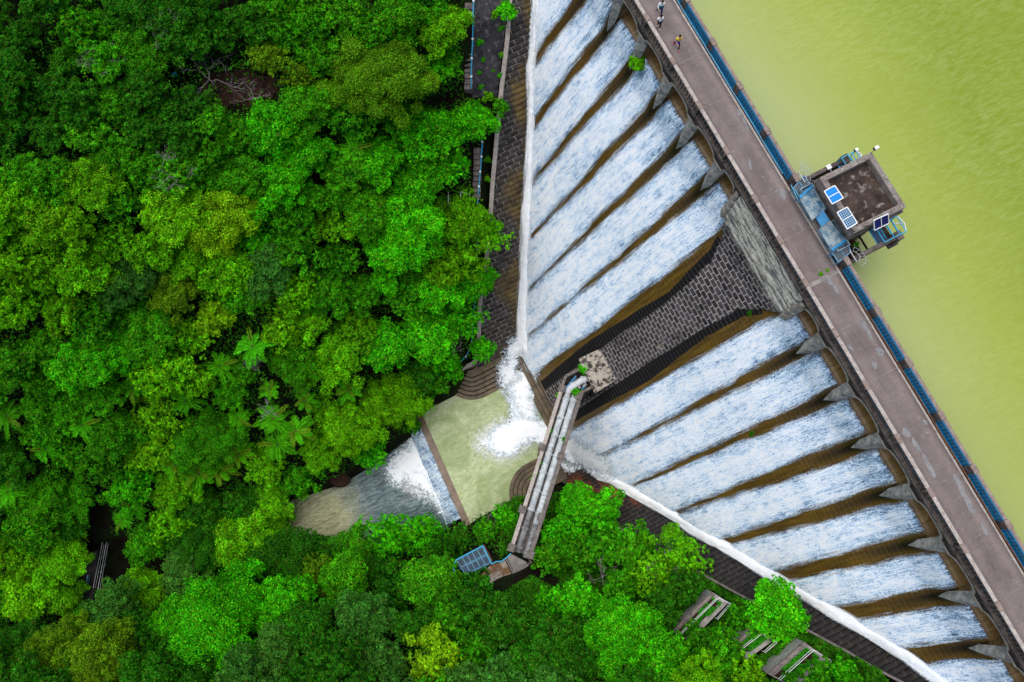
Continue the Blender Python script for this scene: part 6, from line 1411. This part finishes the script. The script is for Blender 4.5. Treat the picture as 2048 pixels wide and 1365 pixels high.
def person(px, label, stride, arms, top, bottom, shoe, hair_c, sleeve, shorts=None, leg_c=None, vest=None, k=1.0, yaw=0.0, bag=None):
    base = at(*px, .016); fw = RV * math.cos(yaw) + UV * math.sin(yaw); rt_ = np.array([fw[1], -fw[0], 0])
    J = lambda x, y, z: base + (rt_ * x + fw * y + np.array([0, 0, z])) * k
    sk = plain('skin', (.52, .30, .21), .5, .3, .1); th = thing('person', label, 'person', base, 'walkers on the dam road')
    kl, kr = stride, -stride
    hip = lambda s: (s * .095, 0, .90)
    def leg(s, st):
        kn = (s * .10, .22 * st + .06, .50 - .02 * abs(st)); an = (s * .10, .36 * st - (.10 if st < 0 else 0), .09 + (.10 if st < 0 else 0)); toe = (an[0] + s * .02, an[1] + .17, .045 + (.03 if st < 0 else 0)); return kn, an, toe
    KL, AL, TL = leg(-1, kl); KR, AR, TR = leg(1, kr)
    def arm(s, sw, bend):
        sh = (s * .19, 0, 1.37); el = (s * (.27), -.02 + .17 * sw, 1.10); wr = (s * (.25 - .10 * bend), .06 + .26 * sw + .20 * bend, .88 + .20 * bend); return sh, el, wr
    SL, EL, WL_ = arm(-1, -stride * 1.0 if arms != 'run' else -.5, .8 if arms == 'run' else .1); SR, ER, WR_ = arm(1, stride if arms != 'run' else .5, .8 if arms == 'run' else .1)
    pts = []; rad = []; ed = []
    def add(p, r, par=None):
        pts.append(J(*p)); rad.append(r * k); i = len(pts) - 1
        if par is not None: ed.append((par, i))
        return i
    pe = add((0, 0, .95), .13); sp = add((0, .01, 1.12), .115, pe); ch = add((0, .02, 1.30), .14, sp); nk = add((0, .03, 1.46), .055, ch); h1 = add((0, .05, 1.53), .075, nk); h2 = add((0, .05, 1.62), .095, h1); h3 = add((0, .045, 1.70), .07, h2); nose = add((0, .15, 1.585), .016, h1)
    for S, E, Wp, s in ((SL, EL, WL_, -1), (SR, ER, WR_, 1)):
        a = add(S, .058, ch); b = add(E, .043, a); c = add(Wp, .030, b); d = np.array(Wp) - np.array(E); d /= np.linalg.norm(d); pm = np.array(Wp) + d * .07; m = add(tuple(pm), .034, c)
        for j, (off, ln) in enumerate(((-.03, .075), (-.01, .09), (.01, .085), (.03, .065))):
            q = pm + d * .045 + np.array([0, off, 0]); f1 = add(tuple(q), .0095, m); add(tuple(q + d * ln * .5 + np.array([-s * .012, 0, 0])), .009, f1); add(tuple(q + d * ln + np.array([-s * .03, .0, 0])), .008, len(pts) - 1)
        tb = add(tuple(np.array(Wp) + d * .04 + np.array([-s * .02, .045, 0])), .011, c); add(tuple(np.array(Wp) + d * .09 + np.array([-s * .03, .06, 0])), .009, tb)
    for s, K, A_, Tt in ((-1, KL, AL, TL), (1, KR, AR, TR)):
        a = add(hip(s), .088, pe); b = add(K, .058, a); c = add(A_, .040, b); add(Tt, .036, c)
    v, f = skinned(pts, ed, rad); mk('body', v, f, sk, th, True)
    def cloth(name, chain_list, m, root=0):
        P = []; R_ = []; E_ = []; idx = {}
        for chain in chain_list:
            prev = None
            for p, r in chain:
                key = tuple(np.round(p, 4))
                if key not in idx: idx[key] = len(P); P.append(J(*p)); R_.append(r * k)
                if prev is not None and prev != idx[key]: E_.append((prev, idx[key]))
                prev = idx[key]
        v, f = skinned(P, E_, R_); return mk(name, v, f, m, th, True)
    lp = lambda a, b, q: tuple(np.array(a) * (1 - q) + np.array(b) * q)
    C0 = (0, .02, 1.30)
    cloth('shirt', [[((0, .0, .90), .155), ((0, .01, 1.12), .150), (C0, .172), ((0, .025, 1.41), .085)], [(C0, .172), (SL, .076), (lp(SL, EL, sleeve), .066)] + ([(EL, .06), (lp(EL, WL_, .85), .05)] if sleeve >= 1 else []), [(C0, .172), (SR, .076), (lp(SR, ER, sleeve), .066)] + ([(ER, .06), (lp(ER, WR_, .85), .05)] if sleeve >= 1 else [])], top)
    if vest: cloth('vest', [[((0, .0, .92), .170), ((0, .01, 1.12), .166), ((0, .015, 1.34), .178)], [((0, .015, 1.34), .178), ((-.13, 0, 1.385), .085)], [((0, .015, 1.34), .178), ((.13, 0, 1.385), .085)]], vest)
    P0 = (0, 0, .93)
    cloth('leggings' if shorts else 'trousers', [[(P0, .150), (hip(-1), .102), (KL, .074), (lp(KL, AL, .9), .052)], [(P0, .150), (hip(1), .102), (KR, .074), (lp(KR, AR, .9), .052)]], leg_c or bottom)
    if shorts: cloth('shorts', [[(P0, .160), (hip(-1), .118), (lp(hip(-1), KL, .62), .112)], [(P0, .160), (hip(1), .118), (lp(hip(1), KR, .62), .112)]], shorts)
    for A_, Tt in ((AL, TL), (AR, TR)):
        v, f = skinned([J(*(np.array(A_) + [0, -.05, -.045])), J(*(np.array(A_) + [0, .05, -.03])), J(*(np.array(Tt) + [0, .02, -.002]))], [(0, 1), (1, 2)], [.046 * k, .052 * k, .043 * k]); mk('shoe', v, f, shoe, th, True)
    # hair: cap over the back and top of the skull, a little uneven
    bm = bmesh.new(); bmesh.ops.create_icosphere(bm, subdivisions=3, radius=1.0); hv = np.array([q.co[:] for q in bm.verts]); hf = [tuple(q.index for q in fc.verts) for fc in bm.faces]; bm.free()
    keep = hv[:, 2] > .75 * hv[:, 1] - .15; hf = [q for q in hf if all(keep[i] for i in q)]
    rr = 1 + .07 * (fbm(hv[:, 0] * 4 + 9, hv[:, 1] * 4 + hv[:, 2] * 3, 4) - .5); hv = hv * rr[:, None]
    mk('hair', np.array([J(q[0] * .112, .042 + q[1] * .125, 1.645 + q[2] * .118) for q in hv]), hf, hair_c, th, True)
    for s in (-1, 1):
        mk('eye', np.array([J(s * .036 + x, .138 + y, 1.625 + z) for x, y, z in ((-.014, 0, -.006), (.014, 0, -.006), (.014, .004, .006), (-.014, .004, .006))]), [(0, 1, 2, 3)], M['black'], th)
    mk('mouth', np.array([J(x, .136 + y, 1.545 + z) for x, y, z in ((-.022, 0, -.005), (.022, 0, -.005), (.022, .003, .005), (-.022, .003, .005))]), [(0, 1, 2, 3)], plain('lip', (.30, .09, .08)), th)
cl = lambda n, c: plain(n, c, .8, .1, .12)
hairm = cl('hair', (.012, .008, .006))
person((1318, 27), 'person in a teal vest over white sleeves and navy trousers', .75, 'walk', cl('white_cotton', (.80, .82, .82)), cl('navy_cotton', (.008, .03, .12)), cl('dark_shoe', (.02, .02, .03)), hairm, 1.0, vest=cl('teal_cotton', (.02, .33, .24)), yaw=.35)
person((1315.5, 56), 'person in a white shirt, black trousers and white shoes by the parapet', .35, 'walk', cl('white_shirt', (.80, .86, .84)), cl('black_cotton', (.012, .012, .014)), cl('white_shoe', (.80, .80, .80)), hairm, .55, yaw=.3)
person((1352, 95), 'person jogging in a yellow top, blue shorts and pink shoes', .85, 'run', cl('yellow_top', (.80, .58, .04)), None, cl('pink_shoe', (.75, .03, .20)), hairm, .55, shorts=cl('blue_shorts', (.012, .03, .42)), leg_c=cl('black_legging', (.012, .012, .014)), yaw=.25)

# ------------------------------------------------------------------ light, sky, camera
SUN_EL, SUN_AZ = math.radians(78), math.radians(-50)      # azimuth measured from +Y toward +X
w = bpy.data.worlds.new('World'); SC.world = w; w.use_nodes = True
sky = w.node_tree.nodes.new('ShaderNodeTexSky'); sky.sky_type = 'NISHITA'; sky.sun_disc = False; sky.sun_elevation = SUN_EL; sky.sun_rotation = SUN_AZ; sky.air_density = 1.0; sky.dust_density = 2.0
bg = w.node_tree.nodes['Background']; w.node_tree.links.new(sky.outputs[0], bg.inputs[0]); bg.inputs[1].default_value = .15
ld = bpy.data.lights.new('Sun', 'SUN'); ld.energy = 2.9; ld.angle = math.radians(75); ld.color = (1, .96, .90); lo = bpy.data.objects.new('Sun', ld); COL.objects.link(lo)
dv = Vector((math.sin(SUN_AZ) * math.cos(SUN_EL), math.cos(SUN_AZ) * math.cos(SUN_EL), math.sin(SUN_EL))); lo.rotation_euler = dv.to_track_quat('Z', 'Y').to_euler(); lo.location = (0, 0, 80)
cam = bpy.data.cameras.new('Camera'); cam.sensor_width = 36; cam.lens = 36 * FPX / 2048; cam.clip_end = 4000; cam.clip_start = .5; cam.sensor_fit = 'HORIZONTAL'
co = bpy.data.objects.new('Camera', cam); COL.objects.link(co); co.location = (0, 0, H); co.rotation_euler = (TAU, 0, 0); SC.camera = co
SC.view_settings.view_transform = 'Standard'; SC.view_settings.look = 'None'; SC.view_settings.exposure = 0; SC.view_settings.gamma = 1
SC.cycles.max_bounces = 6; SC.cycles.transparent_max_bounces = 12; SC.cycles.use_denoising = True
